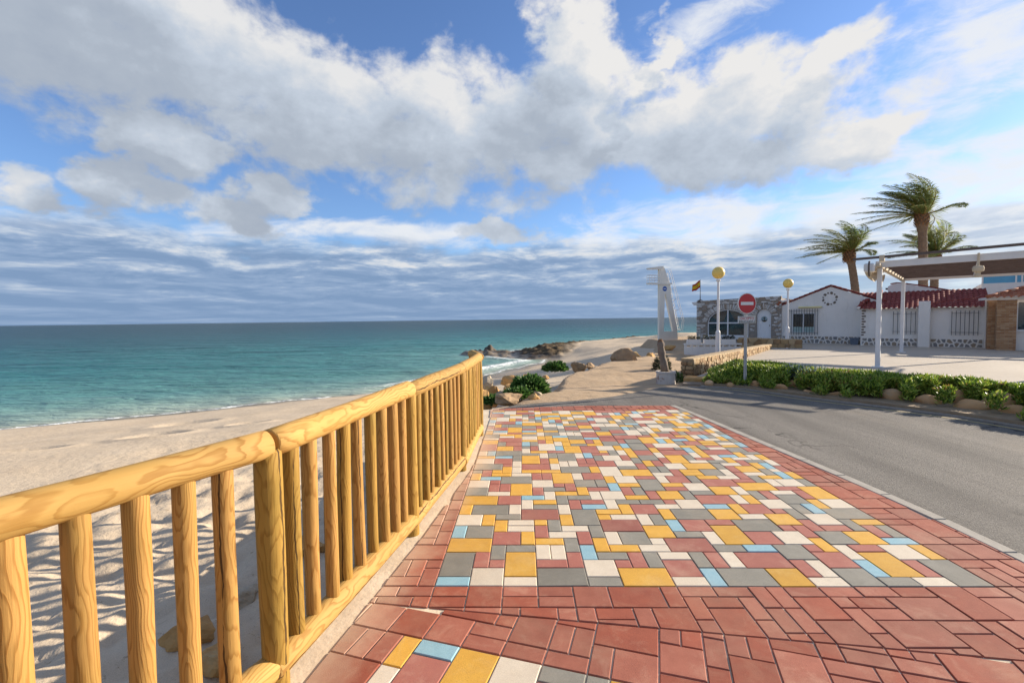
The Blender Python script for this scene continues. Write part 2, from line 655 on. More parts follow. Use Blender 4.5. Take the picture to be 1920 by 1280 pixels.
def asphalt_build(t, b):
    v, _ = objvec(t, False)
    rv = t.mapping(v, (1.6, .16, 1), rot=(0, 0, R(12)))
    c = t.mix(t.range(t.noise(rv, 1.6, 4, .6), .35, .68), (.135, .122, .105), (.205, .186, .16))
    c = t.mix(t.range(t.noise(v, 90, 3, .8), .36, .66), t.vmath('SCALE', c, scale=.55), t.vmath('SCALE', c, scale=1.35))
    c = t.mix(t.math('MULTIPLY', t.range(t.noise(v, 240, 1, .5), .6, .72), .7), c, (.34, .31, .27))
    c = t.mix(t.math('MULTIPLY', t.range(t.noise(v, .6, 6, .7), .56, .72), .5), c, (.24, .20, .155))
    vo = t.new('ShaderNodeTexVoronoi', feature='DISTANCE_TO_EDGE')
    t.put(vo.inputs['Vector'], t.vmath('ADD', v, t.vmath('SCALE', t.new_noise3(v, 2.2, 4), scale=.5)))
    vo.inputs['Scale'].default_value = .55
    crack = t.math('MULTIPLY', t.range(vo.outputs['Distance'], .004, .012, 1., 0.), t.range(t.noise(v, .5, 2), .5, .6))
    c = t.mix(t.math('MULTIPLY', crack, .75), c, (.03, .027, .024))
    c = t.mix(t.math('MULTIPLY', t.range(t.noise(rv, .9, 3, .5), .5, .72), .45), c, (.095, .087, .077))
    t.put(b.inputs['Normal'], t.bump(t.noise(v, 110, 3, .7), .7, .012))
    return c


def slab_build(t, b):
    v, _ = objvec(t, False)
    c = t.mix(t.range(t.noise(v, 3, 5, .65), .35, .7), (.72, .60, .44), (.58, .46, .32))
    c = t.mix(t.range(t.noise(v, 45, 3, .7), .62, .78), c, (.34, .26, .18))
    t.put(b.inputs['Normal'], t.bump(t.noise(v, 22, 4, .6), .3, .015))
    return c


def concrete_build(t, b):
    v, _ = objvec(t, False)
    c = t.mix(t.range(t.noise(v, .5, 6, .6), .35, .65), (.40, .345, .275), (.46, .40, .325))
    c = t.mix(t.range(t.noise(v, 9, 5, .7), .55, .8), c, (.27, .235, .19))
    t.put(b.inputs['Normal'], t.bump(t.noise(v, 35, 4, .6), .25, .01))
    return c


M_sand = mat('sand', sand_build, .95, .15)
M_path = mat('gravel', path_build, .95, .15)
M_asphalt = mat('asphalt', asphalt_build, .85, .25)
M_slab = mat('dusty_concrete', slab_build, .95, .15)
M_terrace = mat('terrace_concrete', concrete_build, .85, .25)
M_kerb = rough_mat('kerb_concrete', (.40, .365, .31), (.31, .28, .235), 8, bump=.3, bscale=60)
M_pebble = rough_mat('bedding', (.33, .26, .185), (.2, .15, .1), 30, bump=.4, bscale=90)

# ------------------------------------------------------------------ beach, sea floor and rocky point


def beach():
    xs = np.concatenate([np.linspace(-110, -30, 22)[:-1], np.linspace(-30, -10, 50)[:-1], np.linspace(-10, .6, 165)[:-1], np.linspace(.6, 16, 85)[:-1], np.linspace(16, 60, 40), np.linspace(63, 110, 10)])
    ys = np.concatenate([np.linspace(-30, -1, 16)[:-1], np.linspace(-1, 11, 170)[:-1], np.linspace(11, 30, 110)[:-1], np.linspace(30, 66, 150)[:-1], np.linspace(66, 115, 25)])
    X, Y = np.meshgrid(xs, ys)
    land = SHORE + [(120, 110), (120, -60), (-70, -60)]
    s = poly_sd(X, Y, land) + (fbm(X * .35, Y * .35, 3, 5) - .5) * 1.0
    z = np.where(s > 0, SEA_Z + .075 * s + .35 * (1 - np.exp(-s / 5)), SEA_Z + .07 * s)
    top = -.72 + .10 * (fbm(X * .3, Y * .3, 3, 2) - .5)
    z = np.where(z > top, top + (z - top) * .05, z)
    z = np.maximum(z, -4.5)
    # low berm and hollows of the beach
    z += np.where(s > .5, 1, 0) * ((fbm(X * .5, Y * .5, 3, 9) - .5) * .10 + np.exp(-((s - 10.5) / .9) ** 2) * .06)
    # footprints close to the promenade
    near = sstep(-7.5, -4.2, X) * sstep(11, 6, Y)
    foot = np.minimum(fbm(X * 3.6, Y * 3.6, 2, 21), .5) - .5
    z += near * (foot * .22 + (fbm(X * 7, Y * 7, 3, 31, .6) - .5) * .11)
    for (px_, py_, pr_) in ((-7.9, 10.2, .5), (-9.6, 9.0, .55), (-6.4, 11.2, .35), (-8.9, 12.6, .6)):
        rr_ = np.hypot((X - px_) / pr_, (Y - py_) / (pr_ * .8))
        z += -.13 * np.exp(-rr_ ** 2) + .05 * np.exp(-((rr_ - 1.5) / .45) ** 2)
    # sandy shelf between the path and the rocky point
    shelf = sstep(1.0, 8.0, X) * sstep(15, 27, Y) * sstep(0, 5, s)
    z += shelf * (.35 + .35 * (fbm(X * .22, Y * .22, 4, 41) - .35))
    # dunes beside the lifeguard tower
    z += .45 * np.exp(-(((X - 15.5) / 3.4) ** 2 + ((Y - 40.5) / 4) ** 2)) + .25 * np.exp(-(((X - 9.0) / 2.2) ** 2 + ((Y - 37) / 2.2) ** 2))
    z -= .7 * np.exp(-(((X - 9.3) / 2.8) ** 2 + ((Y - 21.8) / 3.2) ** 2))
    # rock
    ridge = (1 - np.abs(2 * fbm(X * .75, Y * .75, 4, 51) - 1)) ** 2 * 1.3
    rockline = [(-.6, 43.2), (.2, 45.6), (2, 49.4), (5, 54), (9, 59), (14, 63.6), (19, 62.5), (24, 60), (23, 57), (17, 58), (12, 57), (9, 52.5), (6.8, 48), (5.6, 43.5), (4.2, 40.4), (1.4, 40.2)]
    rs = poly_sd(X, Y, rockline)
    rock = sstep(-.6, .7, rs + (fbm(X * .8, Y * .8, 3, 61) - .5) * 2.4)
    z = z * (1 - rock) + rock * (np.maximum(z, SEA_Z - .15) + .16 + .30 * sstep(0, 2.5, rs) * ridge + .42 * (fbm(X * 1.9, Y * 1.9, 2, 71, .7) - .45))
    reef = np.exp(-(((X + 2.5) / 3.2) ** 2 + ((Y - 47.5) / 5) ** 2))
    z += reef * 1.1 * np.maximum(fbm(X * .9, Y * .9, 3, 81) - .5, 0) * 2 + reef * .35
    # under the promenade, the path and the terrace the sheet stays low
    plaza = [(-.95, .6), (-.55, 3.4), (-.3, 5), (-.25, 7.4), (-.1, 9), (2.8, 12), (10, 25), (40, 25), (40, -40), (-.95, -40)]
    ps = poly_sd(X, Y, plaza)
    z = np.where(ps > 0, np.minimum(z, -.75 - .3 * np.minimum(ps, 2)), z)
    me = grid_mesh('beach', xs, ys, z, {'shore': s, 'rock': np.maximum(rock, reef * .8)})
    return prop(link('beach', me, M_sand, smooth=True), kind='structure'), (xs, ys, z)


_, BEACH = beach()


def beach_z(x, y):
    xs, ys, z = BEACH
    i = int(np.clip(np.searchsorted(xs, x), 1, len(xs) - 1))
    j = int(np.clip(np.searchsorted(ys, y), 1, len(ys) - 1))
    tx = np.clip((x - xs[i - 1]) / (xs[i] - xs[i - 1]), 0, 1)
    ty = np.clip((y - ys[j - 1]) / (ys[j] - ys[j - 1]), 0, 1)
    return float((z[j - 1, i - 1] * (1 - tx) + z[j - 1, i] * tx) * (1 - ty) + (z[j, i - 1] * (1 - tx) + z[j, i] * tx) * ty)


def path_z(X, Y):
    return -.035 - .17 * sstep(9.5, 13, Y) + .05 * sstep(16, 26, Y) + .10 * sstep(26, 34, Y) - .42 * np.exp(-(((X - 9.3) / 2.6) ** 2 + ((Y - 21.5) / 3.0) ** 2))


def path():
    xs = np.concatenate([np.linspace(-1.5, 8, 96)[:-1], np.linspace(8, 40, 60)])
    ys = np.concatenate([np.linspace(5, 17, 121)[:-1], np.linspace(17, 48, 110)])
    X, Y = np.meshgrid(xs, ys)
    s = poly_sd(X, Y, PLATEAU) + (fbm(X * .9, Y * .9, 3, 91) - .5) * .7
    z = path_z(X, Y) + (fbm(X * .6, Y * .6, 4, 95) - .5) * .12 * sstep(9, 12, Y) - np.maximum(0, .5 - s) * .85 + (fbm(X * 4, Y * 4, 2, 97) - .5) * .02
    # stays under the pavement and the road
    paved = poly_sd(X, Y, [(-1.2, 5), (-.65, 8.3), (1.3, 8.65), (2.2, 9.2), (3.1, 10.2), (4.4, 10.4), (6, 9), (8, 5)])
    z -= .03 * sstep(-.5, -.15, paved) + .25 * sstep(-.05, .5, paved)
    terr = poly_sd(X, Y, [(4.9, 12.2), (13, 22.6), (16, 30), (60, 30), (60, 4), (7, 4)])
    z -= .35 * sstep(-.3, .3, terr)
    me = grid_mesh('gravel_path', xs, ys, z, keep=(s > -1.6))
    prop(link('gravel_path', me, M_path, smooth=True), kind='structure')


path()


# ------------------------------------------------------------------ sea
def sea():
    a = np.concatenate([np.linspace(-110, -20, 60)[:-1], np.linspace(-20, 16, 190)[:-1], np.linspace(16, 110, 60)])
    xs = np.concatenate([[-40000, -8000, -2500, -900, -400, -200], a, [200, 400, 900, 2500, 8000, 40000]])
    ys = np.concatenate([[-60, -25], np.linspace(-20, 11, 14)[:-1], np.linspace(11, 66, 230)[:-1], np.linspace(66, 110, 40)[:-1], np.geomspace(110, 40000, 50)])
    X, Y = np.meshgrid(xs, ys)
    land = SHORE + [(120, 110), (120, -60), (-70, -60)]
    Xc, Yc = np.clip(X, -400, 400), np.clip(Y, -60, 400)
    s = -poly_sd(Xc, Yc, land)
    s = np.where(np.abs(X) > 350, 300, s)
    s = np.where(Y > 300, 300 + np.minimum(Y, 4000) - 300, s)
    sw = s + (fbm(X * .4, Y * .4, 3, 3) - .5) * 1.2
    amp = sstep(0, 6, s) * sstep(140, 60, Y) * sstep(120, 80, np.abs(X))
    crest = (fbm(X * .16 + 3, Y * .5, 4, 7) - .5) * .22 + (fbm(X * .5, Y * 1.4, 3, 8) - .5) * .10
    brk = np.exp(-((sw - 2.2) / .55) ** 2) * .12 * sstep(-8.5, -5.5, X)
    z = SEA_Z + amp * crest + brk
    me = grid_mesh('sea', xs, ys, z, {'off': sw})

    def build(t, b):
        v, _ = objvec(t, False)
        off = t.new('ShaderNodeAttribute', attribute_name='off').outputs['Fac']
        xyz = t.sep(v)
        # real depth bands: pale shallows, turquoise over sand, dark seagrass further out
        n1 = t.noise(t.mapping(v, (.006, .02, 1)), 3., 5, .6)
        l = t.math('LOGARITHM', t.math('MAXIMUM', off, .3), 10.)
        l = t.math('MULTIPLY_ADD', t.math('SUBTRACT', n1, .5), .55, l)
        c = t.ramp(t.range(l, -.5, 3.0), [(.0, (.42, .43, .33)), (.22, (.26, .36, .30)), (.38, (.09, .235, .22)), (.55, (.028, .155, .16)), (.68, (.012, .085, .10)), (.78, (.008, .05, .066)), (1, (.006, .034, .05))])
        patch = t.math('MULTIPLY', t.range(t.noise(t.mapping(v, (.03, .10, 1), loc=(4, 2, 0)), 2.2, 6, .65), .52, .66), t.range(off, 12, 30))
        c = t.mix(t.math('MULTIPLY', patch, .8), c, (.008, .055, .07))
        c = t.vmath('SCALE', c, scale=t.range(t.noise(t.mapping(v, (.16, .7, 1), rot=(0, 0, R(-10))), 2.4, 6, .68), .3, .7, .74, 1.26))
        # foam at the edge and on the breaker
        fn = t.noise(t.mapping(v, (1.3, 2.2, 1)), 3.4, 6, .72, .6)
        edge = t.math('SUBTRACT', 1., t.range(t.math('ABSOLUTE', t.math('SUBTRACT', off, .38)), 0., .55))
        right = t.range(xyz[0], -11, -4.5, .25, 1.)
        brk = t.math('MULTIPLY', t.math('SUBTRACT', 1., t.range(t.math('ABSOLUTE', t.math('SUBTRACT', off, 2.0)), 0., 1.5)), right)
        reef = t.math('MULTIPLY', t.math('SUBTRACT', 1., t.range(t.vmath('DISTANCE', t.vmath('MULTIPLY', v, (1, .6, 0)), (-1.7, 28.2, 0)), 1., 4.4)), .9)
        pt = t.math('MULTIPLY', t.math('SUBTRACT', 1., t.range(t.vmath('DISTANCE', t.vmath('MULTIPLY', v, (.35, .8, 0)), (6.2, 51., 0)), .4, 3.)), .55)
        fm = t.math('MAXIMUM', t.math('MAXIMUM', t.math('MULTIPLY', edge, 1.0), brk), t.math('MAXIMUM', reef, pt))
        foam = t.range(t.math('MULTIPLY_ADD', fm, .46, fn), .78, .95)
        c = t.mix(foam, c, (.78, .80, .78))
        t.put(b.inputs['Roughness'], t.range(foam, 0, 1, .32, .8))
        w1 = t.noise(t.mapping(v, (.35, .9, 1), rot=(0, 0, R(-14))), 2.2, 6, .62, .4)
        w2 = t.noise(t.mapping(v, (.03, .10, 1), rot=(0, 0, R(-10))), 2.2, 5, .6, .2)
        nb = t.bump(w2, .5, 3.0)
        t.put(b.inputs['Normal'], t.bump(w1, .75, .36, nb))
        a = t.math('MAXIMUM', t.range(off, -.35, .9, .0, 1.), foam)
        t.put(b.inputs['Alpha'], a)
        b.inputs['IOR'].default_value = 1.33
        return c
    m = mat('sea_water', build, .3, .12)
    prop(link('sea', me, m, smooth=True), kind='structure')


sea()

# ------------------------------------------------------------------ pavement
TU = .1
T0 = Vector((-.470, 2.661))
TY = .0242385
AU = Vector((math.cos(TY), -math.sin(TY)))
AV = Vector((math.sin(TY), math.cos(TY)))
B0 = Vector((-.55, 2.24))
BU = Vector((.89, -.28)).normalized()
BV = Vector((-BU.y, BU.x))
SEAM0, SEAM1 = Vector((-.69, 2.49)), Vector((2.05, 2.05))


def tile_color(name, c, c2, dust, dmix):
    def build(t, b):
        v, rnd = objvec(t)
        k = t.mix(t.range(t.noise(v, 9, 5, .6), .3, .7), c, c2)
        k = t.mix(t.math('MULTIPLY', t.range(t.noise(t.vmath('ADD', v, (2.2, 5.1, 0)), 5, 6, .7, .8), .52, .74), dmix), k, dust)
        k = t.mix(t.range(t.noise(v, 330, 2, .6), .3, .7), t.vmath('SCALE', k, scale=.86), t.vmath('SCALE', k, scale=1.12))
        k = t.mix(t.math('MULTIPLY', t.range(t.noise(v, 120, 2, .6), .68, .76), .6), k, t.vmath('SCALE', k, scale=.55))
        # dust and faint stains that run on from tile to tile
        ge = t.new('ShaderNodeNewGeometry').outputs['Position']
        k = t.mix(t.math('MULTIPLY', t.range(t.noise(ge, 1.3, 7, .68, .5), .5, .76), .30), k, (.50, .37, .24))
        k = t.mix(t.math('MULTIPLY', t.range(t.noise(t.mapping(ge, (1, .45, 1), loc=(3, 8, 0)), 2.4, 6, .7), .55, .75), .30), k, t.vmath('SCALE', k, scale=.62))
        gx = t.sep(ge)
        edge = t.math('SUBTRACT', t.math('MULTIPLY_ADD', t.math('MINIMUM', gx[1], 5.1), -.17, gx[0]), -1.35)
        k = t.mix(t.math('MULTIPLY', t.range(t.math('MULTIPLY_ADD', t.noise(ge, 5, 5, .7), -.30, edge), -.06, .20, 1., 0.), .72), k, (.56, .42, .29))
        k = t.vmath('SCALE', k, scale=t.range(rnd, 0, 1, .86, 1.12))
        t.put(b.inputs['Normal'], t.bump(t.noise(v, 260, 3, .7), .35, .004))
        return k
    return mat(name, build, .82, .25)


TM = {
    'R': tile_color('tile_red', (.37, .14, .105), (.33, .118, .09), (.50, .29, .215), .45),
    'Y': tile_color('tile_yellow', (.64, .36, .06), (.56, .30, .05), (.66, .45, .16), .5),
    'W': tile_color('tile_cream', (.62, .54, .42), (.56, .48, .37), (.68, .62, .5), .4),
    'G': tile_color('tile_grey', (.25, .235, .195), (.21, .198, .165), (.34, .32, .27), .45),
    'B': tile_color('tile_blue', (.26, .42, .47), (.22, .38, .44), (.40, .52, .54), .5),
    'P': tile_color('paver_red', (.375, .135, .088), (.305, .102, .066), (.50, .28, .19), .5),
    'Q': tile_color('paver_dark_red', (.35, .098, .056), (.29, .08, .048), (.47, .25, .16), .5),
}

MOSAIC = """0,0,2,1,B 2,0,2,2,W 4,0,2,1,W 6,0,3,2,G 0,1,2,3,G 2,2,1,2,R 3,2,1,1,R 3,3,1,2,G 4,1,2,3,Y 4,4,2,1,G 0,4,3,2,Y 6,2,2,1,R 8,2,1,2,R 6,3,1,2,W 7,3,1,2,W
6,5,2,1,Y 8,4,1,2,G 9,3,1,2,B 9,1,2,2,W 9,0,2,1,G 0,6,1,2,B 1,6,2,2,G 3,5,2,2,R 5,5,1,2,Y 0,8,2,2,W 2,8,1,2,Y 3,7,1,2,Y 4,7,2,1,W 4,8,2,1,W 6,6,1,2,R 6,8,1,1,Y 7,7,1,2,G
7,6,2,1,W 9,5,1,2,R 8,7,2,1,W 8,8,1,2,Y 9,8,2,3,G 10,6,1,2,G 10,4,1,2,Y 3,9,2,1,G 5,9,3,2,R 0,10,1,2,Y 1,10,3,2,G 4,10,1,2,W 5,11,1,2,W 6,12,2,1,Y 6,11,2,1,G 5,13,2,1,B 7,13,1,2,W
0,12,3,2,Y 3,12,2,2,R 2,14,2,1,W 0,14,2,2,G 0,16,2,2,W 2,15,1,2,R 3,15,1,2,R 2,17,1,1,R 4,14,2,3,Y 6,14,1,2,R 7,15,2,1,G 8,12,1,2,G 8,10,1,2,W 8,14,2,1,Y 10,14,1,2,Y 9,13,2,1,G 9,11,1,2,R
10,12,2,1,R 10,11,2,1,B 6,16,2,2,W 8,16,1,1,R 9,15,1,2,R 8,17,2,3,Y 0,18,1,2,Y 1,18,2,1,B 3,17,3,2,G 1,19,1,2,R 2,19,2,1,Y 2,20,1,1,Y 3,20,1,2,Y 0,20,1,1,G 0,21,3,2,G 0,23,2,2,W 2,23,2,2,R
4,20,1,2,W 4,22,1,2,W 4,19,2,1,W 6,18,1,2,R 7,18,1,2,R 5,20,2,1,Y 7,20,2,1,Y 5,21,3,2,R 8,21,1,2,W 5,23,2,3,Y 10,18,1,2,W 11,18,2,2,R 10,16,2,2,G 9,20,3,2,G 9,22,1,2,W 10,22,1,2,W
11,0,3,2,Y 14,0,2,1,W 14,1,2,2,R 16,0,1,2,B 17,0,3,2,G 11,2,1,1,R 12,2,1,2,R 10,3,2,1,G 13,2,1,2,G 14,3,2,1,W 16,2,1,2,G 17,2,1,2,R 18,2,1,2,W 19,2,3,2,R 11,4,2,1,Y 13,4,2,1,W 15,4,3,2,R
18,4,2,1,G 20,4,2,1,B 11,5,1,2,W 12,5,2,2,G 14,5,1,1,W 11,7,3,2,R 14,6,2,2,Y 16,6,2,1,G 18,5,1,2,W 19,5,2,3,Y 21,5,2,2,R 11,9,1,1,Y 12,9,2,1,W 14,8,1,2,W 15,8,1,2,G 16,7,1,2,B 17,7,2,2,R
19,8,2,1,R 21,7,3,2,G 11,10,2,1,Y 13,10,1,2,Y 14,10,2,2,R 16,9,1,2,Y 17,9,3,2,G 20,9,2,2,Y 12,11,1,2,W 13,12,2,1,G 15,12,2,1,G 17,12,1,1,R 16,11,2,1,W 18,11,2,2,W 20,11,2,1,B 20,12,3,2,R
11,13,1,2,W 12,13,2,2,W 11,15,2,1,R 12,16,1,2,G 13,15,1,2,B 13,17,1,2,Y 14,17,2,2,W 14,16,2,1,Y 14,14,1,2,R 15,14,1,2,G 14,13,2,1,Y 16,13,1,2,R 17,13,2,2,Y 19,13,1,2,G 16,15,2,3,G 16,18,2,1,R
18,17,1,2,W 19,17,2,2,R 18,16,2,1,Y 18,15,2,1,R 20,15,2,2,W 20,14,2,1,G 21,17,1,2,G 22,16,3,2,R 22,14,2,2,Y 24,14,1,2,W 23,12,1,2,W 24,12,1,2,Y 25,13,1,2,G 26,13,1,2,R 25,15,3,2,Y 25,17,2,1,R
20,0,2,2,Y 22,0,2,1,W 22,1,1,2,R 23,1,1,2,W 24,0,2,2,G 24,2,2,2,R 26,0,2,1,G 28,0,2,1,W 30,0,2,3,G 26,1,1,2,B 27,1,2,3,Y 29,1,1,2,R 22,3,2,2,G 24,4,1,1,R 25,4,1,2,Y 26,3,1,2,W 27,4,2,1,R
29,3,2,2,W 31,3,1,2,Y 23,5,2,2,W 25,6,1,2,R 24,7,1,1,R 26,5,2,2,G 28,5,2,2,Y 30,5,2,1,B 30,6,1,2,R 31,6,1,2,G 29,7,1,2,G 30,8,2,1,Y 27,7,2,1,R 26,7,1,2,R 27,8,2,2,W 24,8,2,2,Y 22,9,2,1,W
26,9,1,2,G 27,10,1,2,G 28,10,1,2,B 29,9,3,2,G 22,10,1,2,Y 23,10,2,2,R 25,10,1,1,R 25,11,2,2,W 27,12,2,2,G 27,14,2,1,W 29,13,1,2,R 29,11,1,2,Y 30,11,2,2,W 30,13,2,3,Y 28,15,2,1,R"""


def fill_grid(nu, nv, placed, blocked, pick, sizes, u0=0, v0=0):
    """complete a rectangular grid with 1x1, 1x2, 2x2 and 2x3 pieces"""
    own = {}
    out = []

    def free(u, v, w, d):
        return all((a, b) not in own and (a, b) not in blocked and u0 <= a < u0 + nu and v0 <= b < v0 + nv for a in range(u, u + w) for b in range(v, v + d))

    def put(u, v, w, d, c):
        for a in range(u, u + w):
            for b in range(v, v + d):
                own[(a, b)] = c
        out.append((u, v, w, d, c))
    for p in placed:
        if free(*p[:4]):
            put(*p)
    for v in range(v0, v0 + nv):
        for u in range(u0, u0 + nu):
            if (u, v) in own or (u, v) in blocked:
                continue
            opts = [s for s in sizes if free(u, v, s[0], s[1])]
            ws = [s[2] for s in opts]
            w, d, _ = random.choices(opts, ws)[0]
            nb = {own.get(q) for q in [(u - 1, v), (u, v - 1), (u + w, v), (u + w - 1, v - 1), (u - 1, v + d - 1)]}
            put(u, v, w, d, pick(nb, w * d))
    return out


def pick_mosaic(nb, n):
    cols = [('W', .25), ('Y', .25), ('G', .25), ('R', .21), ('B', .08 if n <= 2 else .0)]
    cols = [(c, w * (.25 if c in nb else 1)) for c, w in cols]
    return random.choices([c for c, _ in cols], [w for _, w in cols])[0]


def pick_red(nb, n):
    return random.choices('PQ', [.72, .28] if n < 5 else [.25, .75])[0]


SIZES = [(2, 1, 3.), (1, 2, 3.2), (2, 2, 2.6), (3, 2, 1.5), (2, 3, .8), (1, 1, .25)]
RSIZES = [(2, 1, 3.), (1, 2, 3.), (2, 2, 2.2), (3, 2, 1.3), (2, 3, 1.3), (1, 1, .1)]
placed = [(int(a), int(b), int(c), int(d), e) for a, b, c, d, e in (s.split(',') for s in MOSAIC.split())]
mosaic_tiles = fill_grid(32, 52, placed, set(), pick_mosaic, SIZES)
mos_cells = {(a, b) for a in range(32) for b in range(52)}
redA = fill_grid(46, 68, [(-3, 3, 3, 2, 'Q'), (-1, 0, 1, 2, 'P'), (-3, 0, 2, 1, 'Q')], mos_cells, pick_red, RSIZES, u0=-7, v0=-10)
B_placed = [(0, -2, 1, 2, 'Y'), (1, -1, 2, 1, 'B'), (1, -4, 2, 3, 'R'), (3, -3, 2, 3, 'Y'), (0, -4, 1, 2, 'W'), (5, -2, 2, 2, 'W'), (7, -1, 2, 1, 'G'), (5, -4, 2, 2, 'G'), (9, -2, 1, 2, 'G'), (7, -3, 2, 2, 'R'), (10, -2, 2, 2, 'Y')]
mosB_cells = {(a, b) for a in range(0, 40) for b in range(-32, 0)}
mosB = [t for t in fill_grid(40, 32, B_placed, set(), pick_mosaic, SIZES, u0=0, v0=-32)]
redB = fill_grid(62, 50, [(-5, -2, 3, 2, 'Q'), (-2, -2, 1, 2, 'P'), (-1, -2, 1, 2, 'P')], mosB_cells, pick_red, RSIZES, u0=-12, v0=-32)

plaza_poly = [(-1.95, -2.5), (-1.72, .3)] + [(x - .13, y) for x, y in POSTS[1:]] + [(-.66, 8.05)] + FAR[::-1] + KERB[::-1]
slab = MB()
sl = [(p[0], p[1]) for p in plaza_poly]


def fan_slab(mb, poly, z0, z1):
    mb.prism(poly if area(poly) > 0 else poly[::-1], z0, z1)


fan_slab(slab, sl, -1.6, -.0075)
plaza = prop(slab.build('plaza_pavement', M_slab), kind='structure')
bm = bmesh.new()
bm.from_mesh(plaza.data)
bmesh.ops.triangulate(bm, faces=[f for f in bm.faces if len(f.verts) > 4])
bm.to_mesh(plaza.data)
bm.free()


def left_limit(y):
    """x of the fence line (edge of the pavers) and the segment used"""
    P = POSTS + [(-.5, 8.3)]
    P = [(P[0][0] - .46 * 3, P[0][1] - 1. * 3)] + P
    for a, b in zip(P, P[1:]):
        if y < b[1]:
            break
    return a, b


def tile_geo(poly, gap, cham=.0035, depth=.03):
    p0 = inset(poly, gap)
    p1 = inset(p0, cham) if len(p0) >= 3 else []
    if len(p1) < 3 or len(p1) != len(p0) or area(p1) < 2e-4:
        return None
    n = len(p0)
    vs = [(x, y, -depth) for x, y in p0] + [(x, y, -cham) for x, y in p0] + [(x, y, 0.) for x, y in p1]
    fs = [tuple(range(2 * n, 3 * n))]
    for k in (0, n):
        fs += [(k + i, k + (i + 1) % n, k + n + (i + 1) % n, k + n + i) for i in range(n)]
    return vs, fs


def poly_center(p):
    return sum(a for a, _ in p) / len(p), sum(b for _, b in p) / len(p)


shared = {}


def collect(tiles, o, U, V, name, clips, out):
    for (u, v, w, d, c) in tiles:
        L = [(u * TU, v * TU), ((u + w) * TU, v * TU), ((u + w) * TU, (v + d) * TU), (u * TU, (v + d) * TU)]
        W = [(o.x + a * U.x + b * V.x, o.y + a * U.y + b * V.y) for a, b in L]
        cx, cy = poly_center(W)
        if cx < -3.2 or cy < -.6 or cx > 4.5:
            continue
        P = W
        for f in clips:
            for (px, py, nx, ny) in f(cx, cy):
                P = clip_half(P, px, py, nx, ny)
                if len(P) < 3:
                    break
            if len(P) < 3:
                break
        if len(P) < 3 or area(P) < .0008:
            continue
        whole = abs(area(P) - w * d * TU * TU) < 1e-6
        out.append((math.hypot(cx, cy, CAM_H) / math.sqrt(max(area(P), 1e-4)), name, c, (u, v, w, d), (o, U, V), P, whole, cy))


def edge_half(a, b, off=0., left=True):
    """half plane to the right (left=False: to the left) of a->b, moved inwards"""
    ex, ey = b[0] - a[0], b[1] - a[1]
    L = math.hypot(ex, ey)
    nx, ny = ey / L, -ex / L
    if not left:
        nx, ny = -nx, -ny
    return (a[0] + nx * off, a[1] + ny * off, nx, ny)


def clip_left(cx, cy):
    a, b = left_limit(cy)
    return [edge_half(a, b, .10)]


def clip_right(cx, cy):
    return [edge_half(a, b, .0, left=False) for a, b in zip(KERB, KERB[1:])]


def clip_far(cx, cy):
    return [edge_half(a, b, .0, left=False) for a, b in zip(FAR, FAR[1:])]


def clip_above_seam(cx, cy):
    return [edge_half(SEAM0, SEAM1, .0, left=False)]


def clip_below_seam(cx, cy):
    return [edge_half(SEAM0, SEAM1, .0, left=True)]


allt = []
collect(mosaic_tiles, T0, AU, AV, 'mosaic_tile', [], allt)
collect(redA, T0, AU, AV, 'red_paver', [clip_left, clip_right, clip_far, clip_above_seam], allt)
collect(mosB, B0, BU, BV, 'mosaic_tile', [clip_left, clip_right, clip_below_seam], allt)
collect(redB, B0, BU, BV, 'red_paver', [clip_left, clip_right, clip_below_seam], allt)
allt.sort(key=lambda r: r[0])
count = {}
rest = {}
trng = random.Random(5)
for key, name, c, (u, v, w, d), (o, U, V), P, whole, cy in allt:
    count[name] = count.get(name, 0) + 1
    gap = .0028 if name == 'mosaic_tile' else .0034
    rz = trng.uniform(-.0018, .0018)
    tx, ty = trng.uniform(-.006, .006), trng.uniform(-.006, .006)
    visible = cy > 1.6
    if count[name] <= 300:
        if whole:
            k = (w, d, c)
            if k not in shared:
                hw, hd = w * TU / 2, d * TU / 2
                g = tile_geo([(-hw, -hd), (hw, -hd), (hw, hd), (-hw, hd)], gap)
                shared[k] = MB().add(*g).mesh(name)
                shared[k].materials.append(TM[c])
            me = shared[k]
            a, b = (u + w / 2) * TU, (v + d / 2) * TU
            cx, cyy = o.x + a * U.x + b * V.x, o.y + a * U.y + b * V.y
            ang = math.atan2(U.y, U.x) + trng.uniform(-.006, .006)
        else:
            cx, cyy = poly_center(P)
            g = tile_geo([(x - cx, y - cyy) for x, y in P], gap)
            if g is None:
                continue
            me = MB().add(*g).mesh(name)
            me.materials.append(TM[c])
            ang = 0.
        ob = bpy.data.objects.new(name, me)
        col.objects.link(ob)
        ob.parent = plaza
        ob.location = (cx, cyy, rz)
        ob.rotation_euler = (tx, ty, ang)
    else:
        g = tile_geo(P, gap)
        if g:
            mb = rest.setdefault(name, MB())
            vs = [(x, y, z + rz) for x, y, z in g[0]]
            mb.add(vs, g[1], 'RYWGBPQ'.index(c))
for name, mb in rest.items():
    prop(mb.build(name, [TM[c] for c in 'RYWGBPQ'], plaza), kind='stuff')
print('tiles', count)


